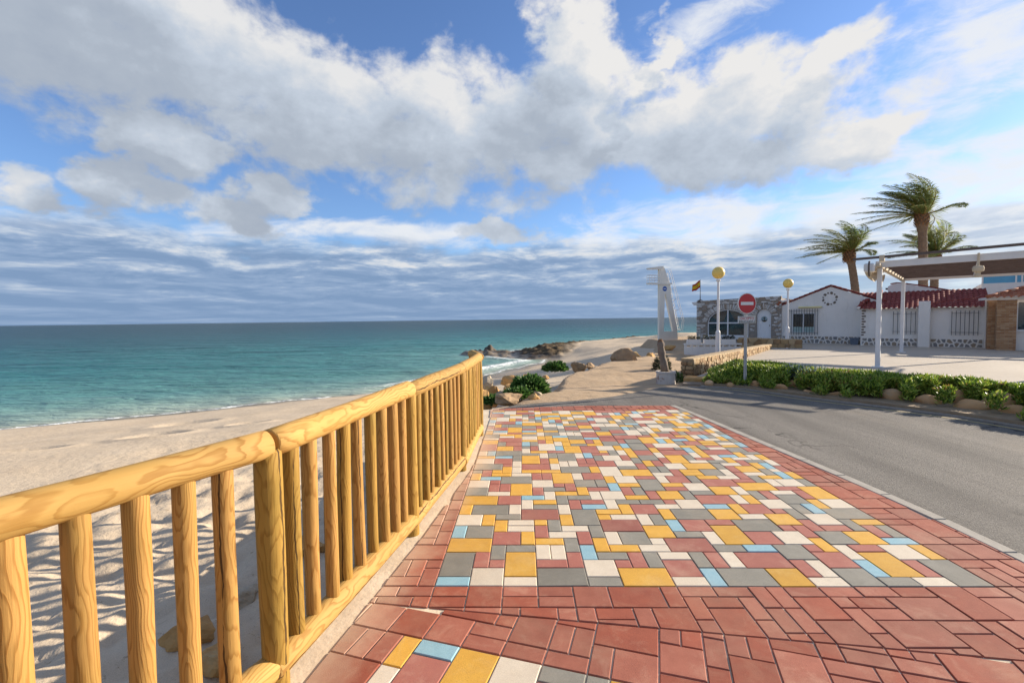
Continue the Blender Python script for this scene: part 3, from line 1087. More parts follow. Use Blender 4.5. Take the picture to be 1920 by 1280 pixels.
def ribbon(name, pts, w0, w1, z0, z1, m, parent=None, kind=None):
    """strip along a polyline: offsets w0..w1 to its right, from z0 up to z1"""
    mb = MB()
    P = [Vector(p) for p in pts]
    prev = None
    vs = []
    for i, p in enumerate(P):
        t = (P[min(i + 1, len(P) - 1)] - P[max(i - 1, 0)]).normalized()
        n = Vector((t.y, -t.x))
        a, b = p + n * w0, p + n * w1
        vs += [(a.x, a.y, z0), (a.x, a.y, z1), (b.x, b.y, z1), (b.x, b.y, z0)]
    fs = []
    for i in range(len(P) - 1):
        k = 4 * i
        fs += [(k, k + 4, k + 5, k + 1), (k + 1, k + 5, k + 6, k + 2), (k + 2, k + 6, k + 7, k + 3)]
    mb.add(vs, fs)
    o = mb.build(name, m, parent)
    if kind:
        prop(o, kind=kind)
    return o


def smooth_line(pts, n=6):
    P = [Vector(p) for p in pts]
    out = []
    for i in range(len(P) - 1):
        p0, p1, p2, p3 = P[max(i - 1, 0)], P[i], P[i + 1], P[min(i + 2, len(P) - 1)]
        for k in range(n):
            t = k / n
            out.append(.5 * ((2 * p1) + (p2 - p0) * t + (2 * p0 - 5 * p1 + 4 * p2 - p3) * t * t + (3 * p1 - p0 - 3 * p2 + p3) * t ** 3))
    out.append(P[-1])
    return out


# kerb stones along the road edge, one by one
kl = KERB
kerb = prop(empty('kerb', (0, 0, 0)), kind='structure')
klen = [0]
for a, b in zip(kl, kl[1:]):
    klen.append(klen[-1] + math.dist(a, b))


def along(pts, cum, s):
    for i in range(len(pts) - 1):
        if s <= cum[i + 1] or i == len(pts) - 2:
            t = (s - cum[i]) / (cum[i + 1] - cum[i])
            return Vector(pts[i]).lerp(Vector(pts[i + 1]), t)


s = 0.
while s < klen[-1] - .05:
    e = min(s + .5, klen[-1])
    a, b = along(kl, klen, s + .003), along(kl, klen, e - .003)
    t = (b - a).normalized()
    n = Vector((t.y, -t.x))
    q = [a + n * .004, a + n * .105, b + n * .105, b + n * .004]
    g = MB().prism([tuple(p) for p in q], -.2, .002 + random.uniform(-.001, .002))
    g.build('kerb_stone', M_kerb, kerb, bevel=.006)
    s = e

# road
rl = smooth_line(ROAD_FAR, 4)
road_poly = [(p.x, p.y) for p in rl] + [(2.7, -3.)] + [(x - .02, y) for x, y in KERB] + [(2.72, 8.3), (1.32, 8.36), (.36, 8.26), (-.3, 8.16), (.0, 8.5), (.55, 8.75), (1.2, 8.95)]
rb = MB()
rb.prism(road_poly if area(road_poly) > 0 else road_poly[::-1], -.3, -.028)
ro = prop(rb.build('road', M_asphalt), kind='structure')
bm = bmesh.new()
bm.from_mesh(ro.data)
bmesh.ops.triangulate(bm, faces=[f for f in bm.faces if len(f.verts) > 4])
bm.to_mesh(ro.data)
bm.free()
M_line = rough_mat('worn_yellow_paint', (.46, .36, .16), (.34, .27, .15), 14, bump=.2)
edge_line = [p for p in rl if p.x > 4.35 and p.y > 1]
ribbon('road_marking', edge_line, .17, .215, -.06, -.024, M_line, kind='structure')
# dark gutter strip between the marking and the bed
M_gutter = rough_mat('gutter_concrete', (.33, .29, .24), (.24, .205, .165), 9, bump=.35)
ribbon('gutter', [p for p in rl if p.x > 4.2], -.14, .03, -.2, -.012, M_gutter, kind='structure')

# terrace
terr_poly = [(4.65, 11.95), (5.2, 11.2), (5.7, 10.0), (6.4, 9.2), (7.3, 8.4), (7.9, 7.2), (8.2, 5), (8.4, -3), (45, -3), (45, 40), (20, 44), (14.5, 33), (12.4, 22.4)]
tb = MB()
tb.prism(terr_poly if area(terr_poly) > 0 else terr_poly[::-1], -.8, 0.)
to = prop(tb.build('terrace', M_terrace), kind='structure')
bm = bmesh.new()
bm.from_mesh(to.data)
bmesh.ops.triangulate(bm, faces=[f for f in bm.faces if len(f.verts) > 4])
bm.to_mesh(to.data)
bm.free()


# ------------------------------------------------------------------ wooden fence
def wood(name, base, dark, green, sat=1.):
    def build(t, b):
        v, rnd = objvec(t, False)
        oi = t.new('ShaderNodeObjectInfo').outputs['Random']
        off = t.vmath('SCALE', (3.1, 5.7, 23.9), scale=oi)
        vz = t.vmath('ADD', v, off)
        # growth rings round an off-centre pith, wandering along the log
        w1 = t.vmath('SUBTRACT', t.new_noise3(t.mapping(vz, (1, 1, .55)), 2.6, 3), (.5, .5, .5))
        w2 = t.vmath('SUBTRACT', t.new_noise3(t.mapping(vz, (6, 6, 1.6)), 2.2, 3), (.5, .5, .5))
        p = t.vmath('ADD', v, t.vmath('SCALE', w1, scale=.085))
        p = t.vmath('ADD', p, t.vmath('SCALE', w2, scale=.014))
        # knots
        vo = t.new('ShaderNodeTexVoronoi', feature='F1')
        t.put(vo.inputs['Vector'], t.mapping(vz, (6.5, 6.5, 1.9)))
        vo.inputs['Scale'].default_value = 1.
        kd = t.math('ADD', vo.outputs['Distance'], t.range(t.sep(vo.outputs['Color'])[0], .35, .5, 0., .8))
        kn = t.math('POWER', t.range(kd, .0, .42, 1., 0.), 2.)
        px = t.sep(p)
        x = t.math('ADD', px[0], .012)
        y = t.math('ADD', px[1], -.008)
        r = t.math('SQRT', t.math('ADD', t.math('MULTIPLY', x, x), t.math('MULTIPLY', y, y)))
        r = t.math('MULTIPLY_ADD', kn, .035, r)
        ring = t.math('FRACT', t.math('MULTIPLY', r, 185.))
        ring = t.math('MULTIPLY', t.range(ring, .45, .86, smooth=True), t.range(ring, .9, 1., 1., 0.))
        fine = t.noise(t.mapping(vz, (90, 90, 4)), 2., 3, .6)
        c = t.mix(t.math('MULTIPLY', ring, .66), base, dark)
        c = t.mix(t.range(fine, .35, .7, 0, .28), c, t.vmath('SCALE', c, scale=.7))
        c = t.mix(t.math('MULTIPLY', t.range(t.noise(t.mapping(vz, (3, 3, .8)), 3., 4), .45, .7), .5), c, green)
        c = t.mix(t.range(kd, .05, .15, .9, 0.), c, (.13, .055, .014))
        # drying cracks along the grain
        ang = t.math('ARCTAN2', t.sep(v)[1], t.sep(v)[0])
        cz = t.noise(t.comb(0., t.math('MULTIPLY', oi, 50.), t.math('MULTIPLY', t.sep(v)[2], 1.1)), 2.2, 4, .6)
        a0 = t.math('MULTIPLY_ADD', oi, 6.28, -3.14)
        dev = t.math('ABSOLUTE', t.math('SUBTRACT', t.math('SUBTRACT', ang, a0), t.math('MULTIPLY', t.math('SUBTRACT', cz, .5), 1.2)))
        wdt = t.range(t.noise(t.comb(oi, 0., t.sep(v)[2]), 5., 3), .36, .54, .0, .10)
        crack = t.math('LESS_THAN', dev, wdt)
        c = t.mix(t.math('MULTIPLY', crack, .9), c, (.045, .022, .008))
        c = t.vmath('SCALE', c, scale=t.range(oi, 0, 1, .86, 1.12))
        h = t.math('SUBTRACT', t.math('MULTIPLY', ring, .4), t.math('MULTIPLY', crack, 3.))
        t.put(b.inputs['Normal'], t.bump(t.math('ADD', h, fine), .35, .003))
        return c
    return mat(name, build, .72, .2)


M_wood = wood('pine_log', (.43, .235, .068), (.235, .098, .017), (.26, .165, .035))
M_woodrail = wood('pine_rail', (.46, .275, .085), (.265, .12, .022), (.38, .225, .055))
M_woodpost = wood('pine_post_green', (.37, .215, .046), (.21, .10, .014), (.21, .145, .028))


def log_mesh(name, L, r, n=18, seg=None, wob=.012, flat0=False, round_end=.012):
    """a slightly uneven round log along local z, from 0 to L"""
    rr = random.Random(hash((round(L, 3), round(r, 4), name)) & 0xffff ^ random.randrange(9999))
    seg = seg or max(4, int(L / .12))
    mb = MB()
    k1, k2, ph = rr.uniform(-1, 1), rr.uniform(-1, 1), rr.uniform(0, 6)
    rings = []
    zs = [0, round_end] + [L * i / seg for i in range(1, seg)] + [L - round_end, L]
    for i, z in enumerate(zs):
        sc = 1 - (.16 if i in (0, len(zs) - 1) else 0)
        cx = wob * .5 * math.sin(z * 2.1 + ph) * k1
        cy = wob * .5 * math.sin(z * 1.7 + ph * 2) * k2
        rad = r * sc * (1 + .03 * math.sin(z * 5 + ph))
        for j in range(n):
            a = 2 * math.pi * j / n
            q = rad * (1 + .025 * math.sin(2 * a + ph + z) + .015 * math.sin(3 * a + z * 3))
            mb.v.append((cx + q * math.cos(a), cy + q * math.sin(a), z))
    for i in range(len(zs) - 1):
        for j in range(n):
            mb.f.append((i * n + j, i * n + (j + 1) % n, (i + 1) * n + (j + 1) % n, (i + 1) * n + j))
    mb.f.append(tuple(reversed(range(n))))
    mb.f.append(tuple((len(zs) - 1) * n + j for j in range(n)))
    mb.mi = [0] * len(mb.f)
    me = mb.mesh(name)
    me.polygons.foreach_set('use_smooth', [len(f) == 4 for f in mb.f])
    return me


def log_between(name, a, b, r, m, parent, **kw):
    a, b = Vector(a), Vector(b)
    d = b - a
    q = d.to_track_quat('Z', 'Y').to_matrix().to_4x4()
    q = Matrix.Translation(a) @ q @ Matrix.Rotation(random.uniform(0, 6.28), 4, 'Z')
    if parent is not None:
        q = parent.matrix_world.inverted() @ q
    return link(name, log_mesh(name, d.length, r, **kw), m, parent, q)


fence = empty('wooden_fence', (0, 0, 0), 0, 'golden pine log railing with round balusters along the sea side of the pavement', 'fence')
RAIL_Z = 1.045
nbal = [8, 9, 9, 8]
P = [Vector((x, y, 0)) for x, y in POSTS]
P0 = P[0] + (P[0] - P[1])
for i, p in enumerate(P):
    log_between('post', p + Vector((0, 0, -.25)), p + Vector((random.uniform(-.008, .008), 0, RAIL_Z - .02)), .055 if i < 4 else .052, M_woodpost, fence)
for i in range(4):
    a, b = P[i], P[i + 1]
    t = (b - a).normalized()
    log_between('top_rail', a + t * .006 + Vector((0, 0, RAIL_Z)), b - t * .006 + Vector((0, 0, RAIL_Z + (.008 if i == 1 else 0))), .058, M_woodrail, fence, n=26, wob=.01, round_end=.006)
    side = Vector((t.y, -t.x, 0))
    log_between('lower_rail', a - t * .04 + side * .002 + Vector((0, 0, .09)), b - t * .01 + side * .002 + Vector((0, 0, .10)), .060, M_woodrail, fence)
    for k in range(nbal[i]):
        f = (k + 1) / (nbal[i] + 1) if i else 1 - (.185 + .150 * k) / (b - a).length
        q = a.lerp(b, f) + Vector((random.uniform(-.006, .006), random.uniform(-.008, .008), 0))
        log_between('baluster', q + Vector((random.uniform(-.008, .008), 0, .135)), q + Vector((0, 0, RAIL_Z - .03)), .0355 + random.uniform(-.003, .003), M_woodpost if random.random() < .35 and i else M_wood, fence, n=14)
log_between('top_rail', P0 + Vector((0, 0, RAIL_Z)), P[0] - Vector((0, .01, -RAIL_Z)), .066, M_woodrail, fence)
# short return at the far end
e = P[4]
log_between('top_rail', e + Vector((.02, .03, RAIL_Z)), e + Vector((-.13, .42, RAIL_Z + .03)), .056, M_woodrail, fence)
log_between('post', e + Vector((-.12, .40, -.4)), e + Vector((-.12, .40, RAIL_Z)), .05, M_woodpost, fence)


# ------------------------------------------------------------------ rocks
def rock_mesh(name, sx, sy, sz, seed, rough=.25, sub=3, cuts=5):
    bm = bmesh.new()
    bmesh.ops.create_icosphere(bm, subdivisions=sub, radius=1)
    r = random.Random(seed)
    planes = []
    for _ in range(cuts):
        n = Vector((r.gauss(0, 1), r.gauss(0, 1), r.gauss(0, .8))).normalized()
        planes.append((n, r.uniform(.42, .8)))
    off = Vector((r.uniform(0, 50), r.uniform(0, 50), 0))
    for v in bm.verts:
        p = v.co.copy()
        for n, d in planes:
            e = p.dot(n) - d
            if e > 0:
                p -= n * e * (.98 if cuts > 3 else .8)
        k = 1 + rough * (mnoise.fractal(p * 1.4 + off, 1., 2., 4)) * .55
        p *= k
        v.co = Vector((p.x * sx, p.y * sy, p.z * sz))
    me = bpy.data.meshes.new(name)
    bm.to_mesh(me)
    bm.free()
    me.polygons.foreach_set('use_smooth', [cuts < 3] * len(me.polygons))
    return me


M_boulder = rough_mat('tan_stone', (.60, .36, .175), (.52, .30, .145), 5, bump=.4, bscale=25, vary=.1, c3=(.62, .45, .28), c3scale=3)
M_rocko = rough_mat('ochre_rock', (.56, .33, .12), (.40, .22, .085), 4, bump=.6, bscale=12, bdist=.03, c3=(.5, .38, .2), c3scale=3)
M_rockg = rough_mat('grey_rock', (.34, .26, .185), (.24, .18, .125), 4, bump=.6, bscale=12, bdist=.03, c3=(.36, .25, .13), c3scale=2.5)
M_rockb = rough_mat('brown_rock', (.40, .27, .155), (.28, .185, .105), 4, bump=.6, bscale=12, bdist=.03)
M_rockw = rough_mat('pale_rock', (.48, .40, .29), (.36, .29, .2), 4, bump=.6, bscale=12, bdist=.03)


def rock(name, x, y, z, size, m, label, group=None, cat='rock', seed=0, rough=.3, cuts=6, rot=None, sub=3):
    o = link(name, rock_mesh(name, size[0], size[1], size[2], seed, rough, sub, cuts), m)
    o.location = (x, y, z)
    o.rotation_euler = (0, 0, rot if rot is not None else seed * 1.3)
    return prop(o, label, cat, group)


# tan kerb boulders edging the planted bed (x, y, width, height, label)
BED_ROCKS = [
    (4.50, 10.62, .20, .10, 'small tan stone at the left tip of the green bed by the steps'),
    (4.86, 10.36, .15, .08, 'smallest tan stone between the left tip of the bed and the sign post'),
    (5.32, 10.22, .24, .13, 'tan stone immediately right of the no entry sign post'),
    (5.60, 9.72, .26, .12, 'low tan stone at the road edge, second to the right of the sign post'),
    (6.02, 10.0, .22, .16, 'pale tan stone set deeper in the bed beside the silvery leaves'),
    (5.92, 9.30, .16, .08, 'little tan stone half hidden under silvery leaves'),
    (6.16, 8.90, .28, .09, 'flat tan stone almost buried at the road edge below the silvery plants'),
    (6.86, 8.40, .36, .19, 'tan stone under the overhanging plants in front of the pergola post'),
    (7.10, 7.98, .38, .16, 'long tan stone at the road edge left of the holed stone'),
    (7.58, 8.06, .42, .24, 'rounded tan stone with a dark round hole in its face'),
    (7.40, 7.52, .46, .15, 'long low tan stone at the road edge below the holed stone'),
    (7.82, 7.46, .44, .27, 'tallest blocky tan stone near the right end of the bed'),
    (7.66, 7.05, .36, .14, 'low tan stone at the road edge at the right end of the bed'),
]
for i, (x, y, w, h, lab) in enumerate(BED_ROCKS):
    o = rock('kerb_boulder', x, y, .0 + h * .35, (w * .56, w * .42, h * .75), M_boulder, lab, 'tan stones edging the planted bed', 'stone', seed=i + 3, rough=.16, cuts=2, rot=-.9 + .2 * math.sin(i))
    if 'round hole' in lab:
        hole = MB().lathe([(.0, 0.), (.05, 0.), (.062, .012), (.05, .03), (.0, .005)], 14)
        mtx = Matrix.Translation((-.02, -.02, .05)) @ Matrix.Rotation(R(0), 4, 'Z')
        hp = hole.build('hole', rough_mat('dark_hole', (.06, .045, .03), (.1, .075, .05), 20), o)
        d = Vector((-.62, -.78, .12)).normalized()
        q = o.rotation_euler.to_matrix().inverted() @ d
        # on the camera side surface of the stone
        hit, loc, nrm, _ = o.ray_cast(q * 2, -q)
        hp.matrix_local = Matrix.Translation(loc if hit else q * .2) @ nrm.to_track_quat('Z', 'Y').to_matrix().to_4x4()

SHORE_ROCKS = [
    (-.50, 10.7, .34, .26, .36, 'o', 'bright orange rock nearest the end of the railing'),
    (-.58, 9.6, .22, .17, .34, 'o', 'grey brown upright rock touching the end of the railing'),
    (-.22, 10.5, .28, .19, .20, 'w', 'pale rock between the orange rock and the leafy plants'),
    (.02, 11.9, .33, .25, .16, 'o', 'wide brown rock behind the leafy plants'),
    (.42, 13.4, .34, .24, .24, 'o', 'orange brown wedge rock above the grey rock behind the plants'),
    (.66, 12.7, .34, .24, .22, 'g', 'grey rock with sunlit edge at the top of the pile'),
    (.96, 14.2, .16, .12, .10, 'o', 'small brown rock where the pile meets the path'),
    (-.12, 9.05, .36, .17, .13, 'b', 'flat brown rock lying at the far left corner of the pavement'),
    (.52, 9.75, .15, .10, .09, 'w', 'small pale rock at the foot of the leafy plants by the path'),
    (.30, 10.6, .20, .15, .18, 'g', 'grey rock half covered by the leafy plants'),
    (2.45, 17.2, .38, .26, .24, 'b', 'dark wedge rock on the path edge before the big slab rock'),
    (3.0, 18.0, .22, .16, .16, 'b', 'small dark rock beside the big slab rock'),
    (4.72, 19.5, .72, .40, .40, 'b', 'big tilted brown slab rock on the path edge'),
    (5.65, 21.6, .46, .30, .20, 'o', 'brown rock behind the big slab rock on the path edge'),
    (6.6, 22.4, .40, .24, .15, 'o', 'low brown rock farthest along the path edge'),
    (-.05, 12.6, .40, .26, .22, 'o', 'orange rock at the back of the pile nearest the sea'),
    (.45, 9.2, .17, .11, .10, 'o', 'low ochre rock in front of the leafy plants by the pavement'),
    (-.75, 12.0, .36, .28, .26, 'w', 'pale rock behind the bright orange rock, beside the railing end'),
    (8.6, 25.6, .5, .34, .22, 'o', 'ochre rock below the lifeguard tower'),
]
for i, (x, y, sx, sy, sz, c, lab) in enumerate(SHORE_ROCKS):
    z = -.12 * (17 < y < 18.5) + (float(path_z(np.array(x), np.array(y))) if i > 6 or i in (7, 8) else -.28) + sz * .2
    rock('shore_rock', x, y, z, (sx, sy, sz), {'o': M_rocko, 'g': M_rockg, 'w': M_rockw, 'b': M_rockb}[c], lab, 'rocks along the sea edge of the path', seed=40 + i, rough=.45, cuts=9, rot=.25 if 'big tilted' in lab or 'flat' in lab else None)
WALL_ROCKS = [(-2.30, 3.2, .2, 'larger tan rock on the shaded sand below the nearest railing bay'), (-2.2, 3.75, .15, 'tan rock on the shaded sand below the nearest railing joint'), (-2.05, 4.5, .2, 'pale rock on the shaded sand seen between the second bay balusters'),
              (-2.0, 5.3, .17, 'small pale rock on the shaded sand farther along the wall'), (-1.95, 3.0, .15, 'small tan rock tucked against the wall at the left'), (-1.9, 6.3, .2, 'pale rock at the foot of the wall below the third bay')]
for i, (x, y, s_, lab) in enumerate(WALL_ROCKS):
    rock('wall_rock', x, y, beach_z(x, y) + s_ * .25, (s_, s_ * .8, s_ * .62), [M_rocko, M_rockw][i % 2], lab, 'rocks at the foot of the promenade wall', seed=80 + i, rough=.4, cuts=9)

# ------------------------------------------------------------------ leaves and plants


def leaf_cloud(name, pts, dirs, length, width, m, parent=None, jitter=.3, seed=1, attr=True):
    """two-quad leaves: each a bent blade from a point along a direction"""
    r = np.random.default_rng(seed)
    n = len(pts)
    pts, dirs = np.asarray(pts, float), np.asarray(dirs, float)
    d = dirs + r.normal(0, jitter, (n, 3))
    d /= np.linalg.norm(d, axis=1)[:, None]
    L = length * r.uniform(.65, 1.25, n)[:, None]
    wd = width * r.uniform(.75, 1.25, n)[:, None]
    s = np.cross(d, r.normal(0, 1, (n, 3)))
    s /= np.maximum(np.linalg.norm(s, axis=1), 1e-6)[:, None]
    nrm = np.cross(s, d)
    mid = pts + d * L * .55 + nrm * L * .06
    tip = pts + d * L
    # base point, mid left, mid right, ridge, tip
    ml, mr = mid - s * wd * .5, mid + s * wd * .5
    rg = mid + nrm * wd * .35
    co = np.stack([pts, ml, rg, mr, tip], 1).reshape(-1, 3)
    k = np.arange(n)[:, None] * 5
    tri = np.concatenate([k + [[0, 2, 1]], k + [[0, 3, 2]], k + [[1, 2, 4]], k + [[2, 3, 4]]], 1).reshape(-1, 3)
    me = quads_mesh(name, co, tri, {'tone': np.repeat(r.uniform(0, 1, n), 5)})
    return link(name, me, m, parent)


def leaf_mat(name, stops, rough=.5, spec=.4, trans=.25):
    def build(t, b):
        tone = t.new('ShaderNodeAttribute', attribute_name='tone').outputs['Fac']
        v, _ = objvec(t, False)
        f = t.math('MULTIPLY_ADD', t.math('SUBTRACT', t.noise(v, 1.8, 4), .5), .9, tone, clamp=True)
        c = t.ramp(f, stops)
        # light passes through leaves
        tr = t.new('ShaderNodeBsdfTranslucent')
        t.put(tr.inputs['Color'], c)
        mx = t.new('ShaderNodeMixShader')
        mx.inputs[0].default_value = trans
        t.l.new(b.outputs[0], mx.inputs[1])
        t.l.new(tr.outputs[0], mx.inputs[2])
        out = [n for n in t.n if n.type == 'OUTPUT_MATERIAL'][0]
        t.l.new(mx.outputs[0], out.inputs[0])
        return c
    return mat(name, build, rough, spec)


M_ice = leaf_mat('ice_plant_leaf', [(0, (.06, .12, .014)), (.3, (.16, .26, .028)), (.62, (.31, .41, .05)), (.9, (.48, .52, .10)), (1, (.30, .15, .06))], .45, .4, .3)
M_silver = leaf_mat('silvery_leaf', [(0, (.20, .27, .21)), (1, (.46, .52, .45))], .7, .2, .3)
M_bush = leaf_mat('bush_leaf', [(0, (.025, .07, .012)), (.6, (.07, .16, .03)), (1, (.16, .26, .06))], .5, .4, .25)
M_soil = rough_mat('sandy_soil', (.34, .25, .16), (.25, .18, .11), 8, bump=.5, bscale=40)

BED = [(4.35, 10.72), (4.75, 10.42), (5.05, 10.12), (5.3, 9.65), (5.6, 9.1), (6.1, 8.36), (6.52, 7.75), (6.88, 7.1), (7.15, 6.3), (7.35, 5), (7.45, 3), (9.4, 3.2), (9.35, 5.6), (9.0, 7.4), (8.6, 8.5), (8.1, 9.3), (7.55, 9.95),
       (7.05, 10.7), (6.75, 11.7), (6.55, 12.7), (6.0, 13.2), (5.35, 12.7), (5.0, 11.9), (4.75, 11.3)]


def bed_height(X, Y):
    s = poly_sd(X, Y, BED)
    lump = fbm(X * 1.1, Y * 1.1, 3, 101)
    return sstep(-.1, .9, s) * (.20 + .20 * lump) + .08, s


def planted_bed():
    mb = MB()
    bp = BED if area(BED) > 0 else BED[::-1]
    mb.prism(bp, -.3, .035)
    o = prop(mb.build('planting_bed', M_soil), kind='structure')
    bm = bmesh.new()
    bm.from_mesh(o.data)
    bmesh.ops.triangulate(bm, faces=[f for f in bm.faces if len(f.verts) > 4])
    bm.to_mesh(o.data)
    bm.free()
    r = np.random.default_rng(11)
    N = 330000
    X = r.uniform(4.2, 9.6, N)
    Y = r.uniform(2.9, 13.4, N)
    H, s = bed_height(X, Y)
    clump = fbm(X * 2.2, Y * 2.2, 3, 111)
    front = np.array([min(math.dist((0, 0), (0, 0)), 0) for _ in range(1)])
    # keep the front strip by the road thinner where the stones sit
    fd = np.full(N, 1e9)
    fr = BED[:11]
    for a, b in zip(fr, fr[1:]):
        e = np.array(b) - np.array(a)
        t = np.clip(((X - a[0]) * e[0] + (Y - a[1]) * e[1]) / (e @ e), 0, 1)
        fd = np.minimum(fd, np.hypot(X - a[0] - t * e[0], Y - a[1] - t * e[1]))
    ok = (s > .03) & (clump > .10) & ((fd > .36) | (fbm(X * 1.6, Y * 1.6, 2, 131) > .52))
    ok &= ~((fd < .30) & (r.uniform(0, 1, N) < .4))
    for (x, y, w, h, _) in BED_ROCKS:
        vx, vy = X - x, Y - y
        l = math.hypot(x, y)
        ahead = -(vx * x + vy * y) / l
        lat = np.abs(vx * y - vy * x) / l
        ok &= ~((np.hypot(vx, vy) < w * .42) | ((lat < w * .4) & (ahead > 0) & (ahead < .5)))
    X, Y, H, s = X[ok], Y[ok], H[ok], s[ok]
    n = len(X)
    frac = 1 - r.uniform(0, 1, n) ** 2.2 * .8
    Z = .03 + H * frac - .03
    out = np.stack([r.normal(0, .5, n), r.normal(0, .5, n) - .15, np.full(n, .75)], 1)
    silver = ((X - 6.25) ** 2 / .16 + (Y - 10.0) ** 2 / .16 < 1) & (fbm(X * 3, Y * 3, 2, 7) > .35) & (r.uniform(0, 1, n) < .4)
    pts = np.stack([X, Y, Z], 1)
    a = leaf_cloud('ice_plant', pts[~silver], out[~silver], .10, .025, M_ice, seed=3)
    prop(a, kind='stuff')
    b = leaf_cloud('silver_groundcover', pts[silver], out[silver], .12, .022, M_silver, seed=4)
    prop(b, kind='stuff')
    print('bed leaves', n)


planted_bed()
M_pink = rough_mat('pink_petal', (.55, .05, .22), (.45, .03, .15), 10, bump=0)
M_pinkc = rough_mat('flower_centre', (.65, .5, .12), (.55, .4, .1), 10, bump=0)
FLOWERS = [(5.15, 11.0, 'pink flower on the ice plant left of the sign post'), (5.6, 11.55, 'pink flower at the back of the ice plant behind the sign post'), (7.72, 9.55, 'pink flower at the back edge of the bed right of the pergola post'),
           (8.62, 7.95, 'pink flower standing at the back edge of the bed towards the right'), (8.55, 7.45, 'lower pink flower near the right end of the bed'), (7.95, 7.55, 'largest red pink flower above the tallest tan stone'), (8.30, 8.55, 'faint pink flower at the back edge of the bed')]
for i, (x, y, lab) in enumerate(FLOWERS):
    h, _ = bed_height(np.array([x]), np.array([y]))
    fo = empty('pink_flower', (x, y, float(h[0])), i, lab, 'flower', 'pink flowers on the ice plant')
    pet = MB()
    for k in range(14):
        a = k * 2 * math.pi / 14
        ca, sa = math.cos(a), math.sin(a)
        w = .008
        pet.add([(0, 0, .03), (.022 * ca - w * sa, .022 * sa + w * ca, .045), (.042 * ca, .042 * sa, .05), (.022 * ca + w * sa, .022 * sa - w * ca, .045)], [(0, 1, 2, 3)])
    pet.build('petals', M_pink, fo)
    MB().lathe([(0, .05), (.009, .046), (.011, .035), (0, .03)], 8).build('flower_centre', M_pinkc, fo)
    MB().tube([(0, 0, -.12), (0, 0, .034)], .004, 5).build('stem', M_bush, fo)


def shrub(name, x, y, z, rx, rz, n, m, label, cat='plant', group=None, length=.09, width=.035, seed=1, ry=None):
    o = empty(name, (x, y, z), 0, label, cat, group)
    r = np.random.default_rng(seed)
    u = r.normal(0, 1, (n, 3))
    u[:, 2] = np.abs(u[:, 2])
    u /= np.linalg.norm(u, axis=1)[:, None]
    rad = r.uniform(.25, 1, n) ** .5
    lump = .65 + .5 * fbm(u[:, 0] * 2.3 + seed, u[:, 1] * 2.3 + u[:, 2], 3, seed)
    p = u * (rad * lump)[:, None] * np.array([rx, ry or rx, rz])
    leaf_cloud('foliage', p, u + [0, 0, .4], length, width, m, o, .5, seed)
    st = MB()
    for k in range(7):
        a = r.uniform(0, 6.28)
        st.tube([(0, 0, -.05), (rx * .4 * math.cos(a), rx * .4 * math.sin(a), rz * .35), (rx * .7 * math.cos(a), rx * .7 * math.sin(a), rz * .75)], [.012, .008, .004], 5)
    st.build('stem', M_bush, o)
    return o


shrub('leafy_plant', .38, 10.35, -.12, .42, .42, 2600, M_bush, 'largest bright green leafy plant among the rocks at the end of the railing', seed=21, group='green plants among the rocks', length=.10, width=.05)
shrub('leafy_plant', .12, 9.55, -.10, .28, .24, 1200, M_bush, 'low green leafy plant beside the flat brown rock at the pavement corner', seed=22, group='green plants among the rocks', length=.09, width=.045)
shrub('leafy_plant', -.42, 9.25, -.12, .16, .14, 400, M_bush, 'small green plant wedged beside the railing end', seed=23, group='green plants among the rocks', length=.09, width=.04)
shrub('leafy_plant', 1.45, 15.9, -.22, .42, .28, 1500, M_bush, 'lone green tuft on the path edge below the dark wedge rock', seed=24, group='green plants among the rocks', length=.12, width=.05)

# ------------------------------------------------------------------ no entry sign
M_galv = rough_mat('galvanised_steel', (.42, .41, .39), (.36, .35, .33), 12, rough=.45, bump=.08, spec=.5)
M_signred = rough_mat('sign_red', (.50, .008, .018), (.46, .006, .014), 5, rough=.35, bump=0, spec=.5)
M_signwhite = rough_mat('sign_white', (.72, .72, .70), (.66, .66, .64), 5, rough=.4, bump=0, spec=.5)
M_ink = rough_mat('sign_ink', (.04, .04, .04), (.05, .05, .05), 5, bump=0)
M_signtext = rough_mat('sign_red_text', (.5, .02, .03), (.45, .02, .03), 5, bump=0)


def text(name, s, size, m, parent, matrix, ext=.0015, scale_x=1.):
    cu = bpy.data.curves.new(name, 'FONT')
    cu.body = s
    cu.size = size
    cu.align_x = 'CENTER'
    cu.align_y = 'CENTER'
    cu.extrude = ext
    cu.materials.append(m)
    tmp = bpy.data.objects.new(name + '_outline', cu)
    me = bpy.data.meshes.new_from_object(tmp)
    bpy.data.objects.remove(tmp)
    if not me.materials:
        me.materials.append(m)
    o = link(name, me, None, parent, matrix)
    return o


sign = empty('road_sign', (5.13, 10.26, 0), math.atan2(-5.13, 10.26) + R(38), 'round red no entry sign with white bar and a white plate on a grey pole', 'sign')
FACE = Matrix.Rotation(R(90), 4, 'X')          # local xy plane of a flat part faces -y
pl = MB().box(-.030, .030, -.02, .02, -.3, 1.98).build('pole', M_galv, sign, bevel=.006)
disc = MB().lathe([(0, -.012), (.214, -.012), (.218, 0), (.214, .004), (0, .004)], 48).build('disc', M_signred, sign, Matrix.Translation((0, -.035, 1.83)) @ FACE)
rim = MB().lathe([(.213, .0042), (.2185, .0042), (.2185, -.014), (.225, -.014), (.225, .0075), (.213, .0075)], 48).build('rim', M_signwhite, disc)
MB().box(-.155, .155, -.034, .034, .0045, .0075).build('white_bar', M_signwhite, disc)
plate = MB().box(-.215, .215, -.012, .012, -.078, .078).build('plate', M_signwhite, sign, Matrix.Translation((0, -.034, 1.475)), bevel=.004)
fr = MB()
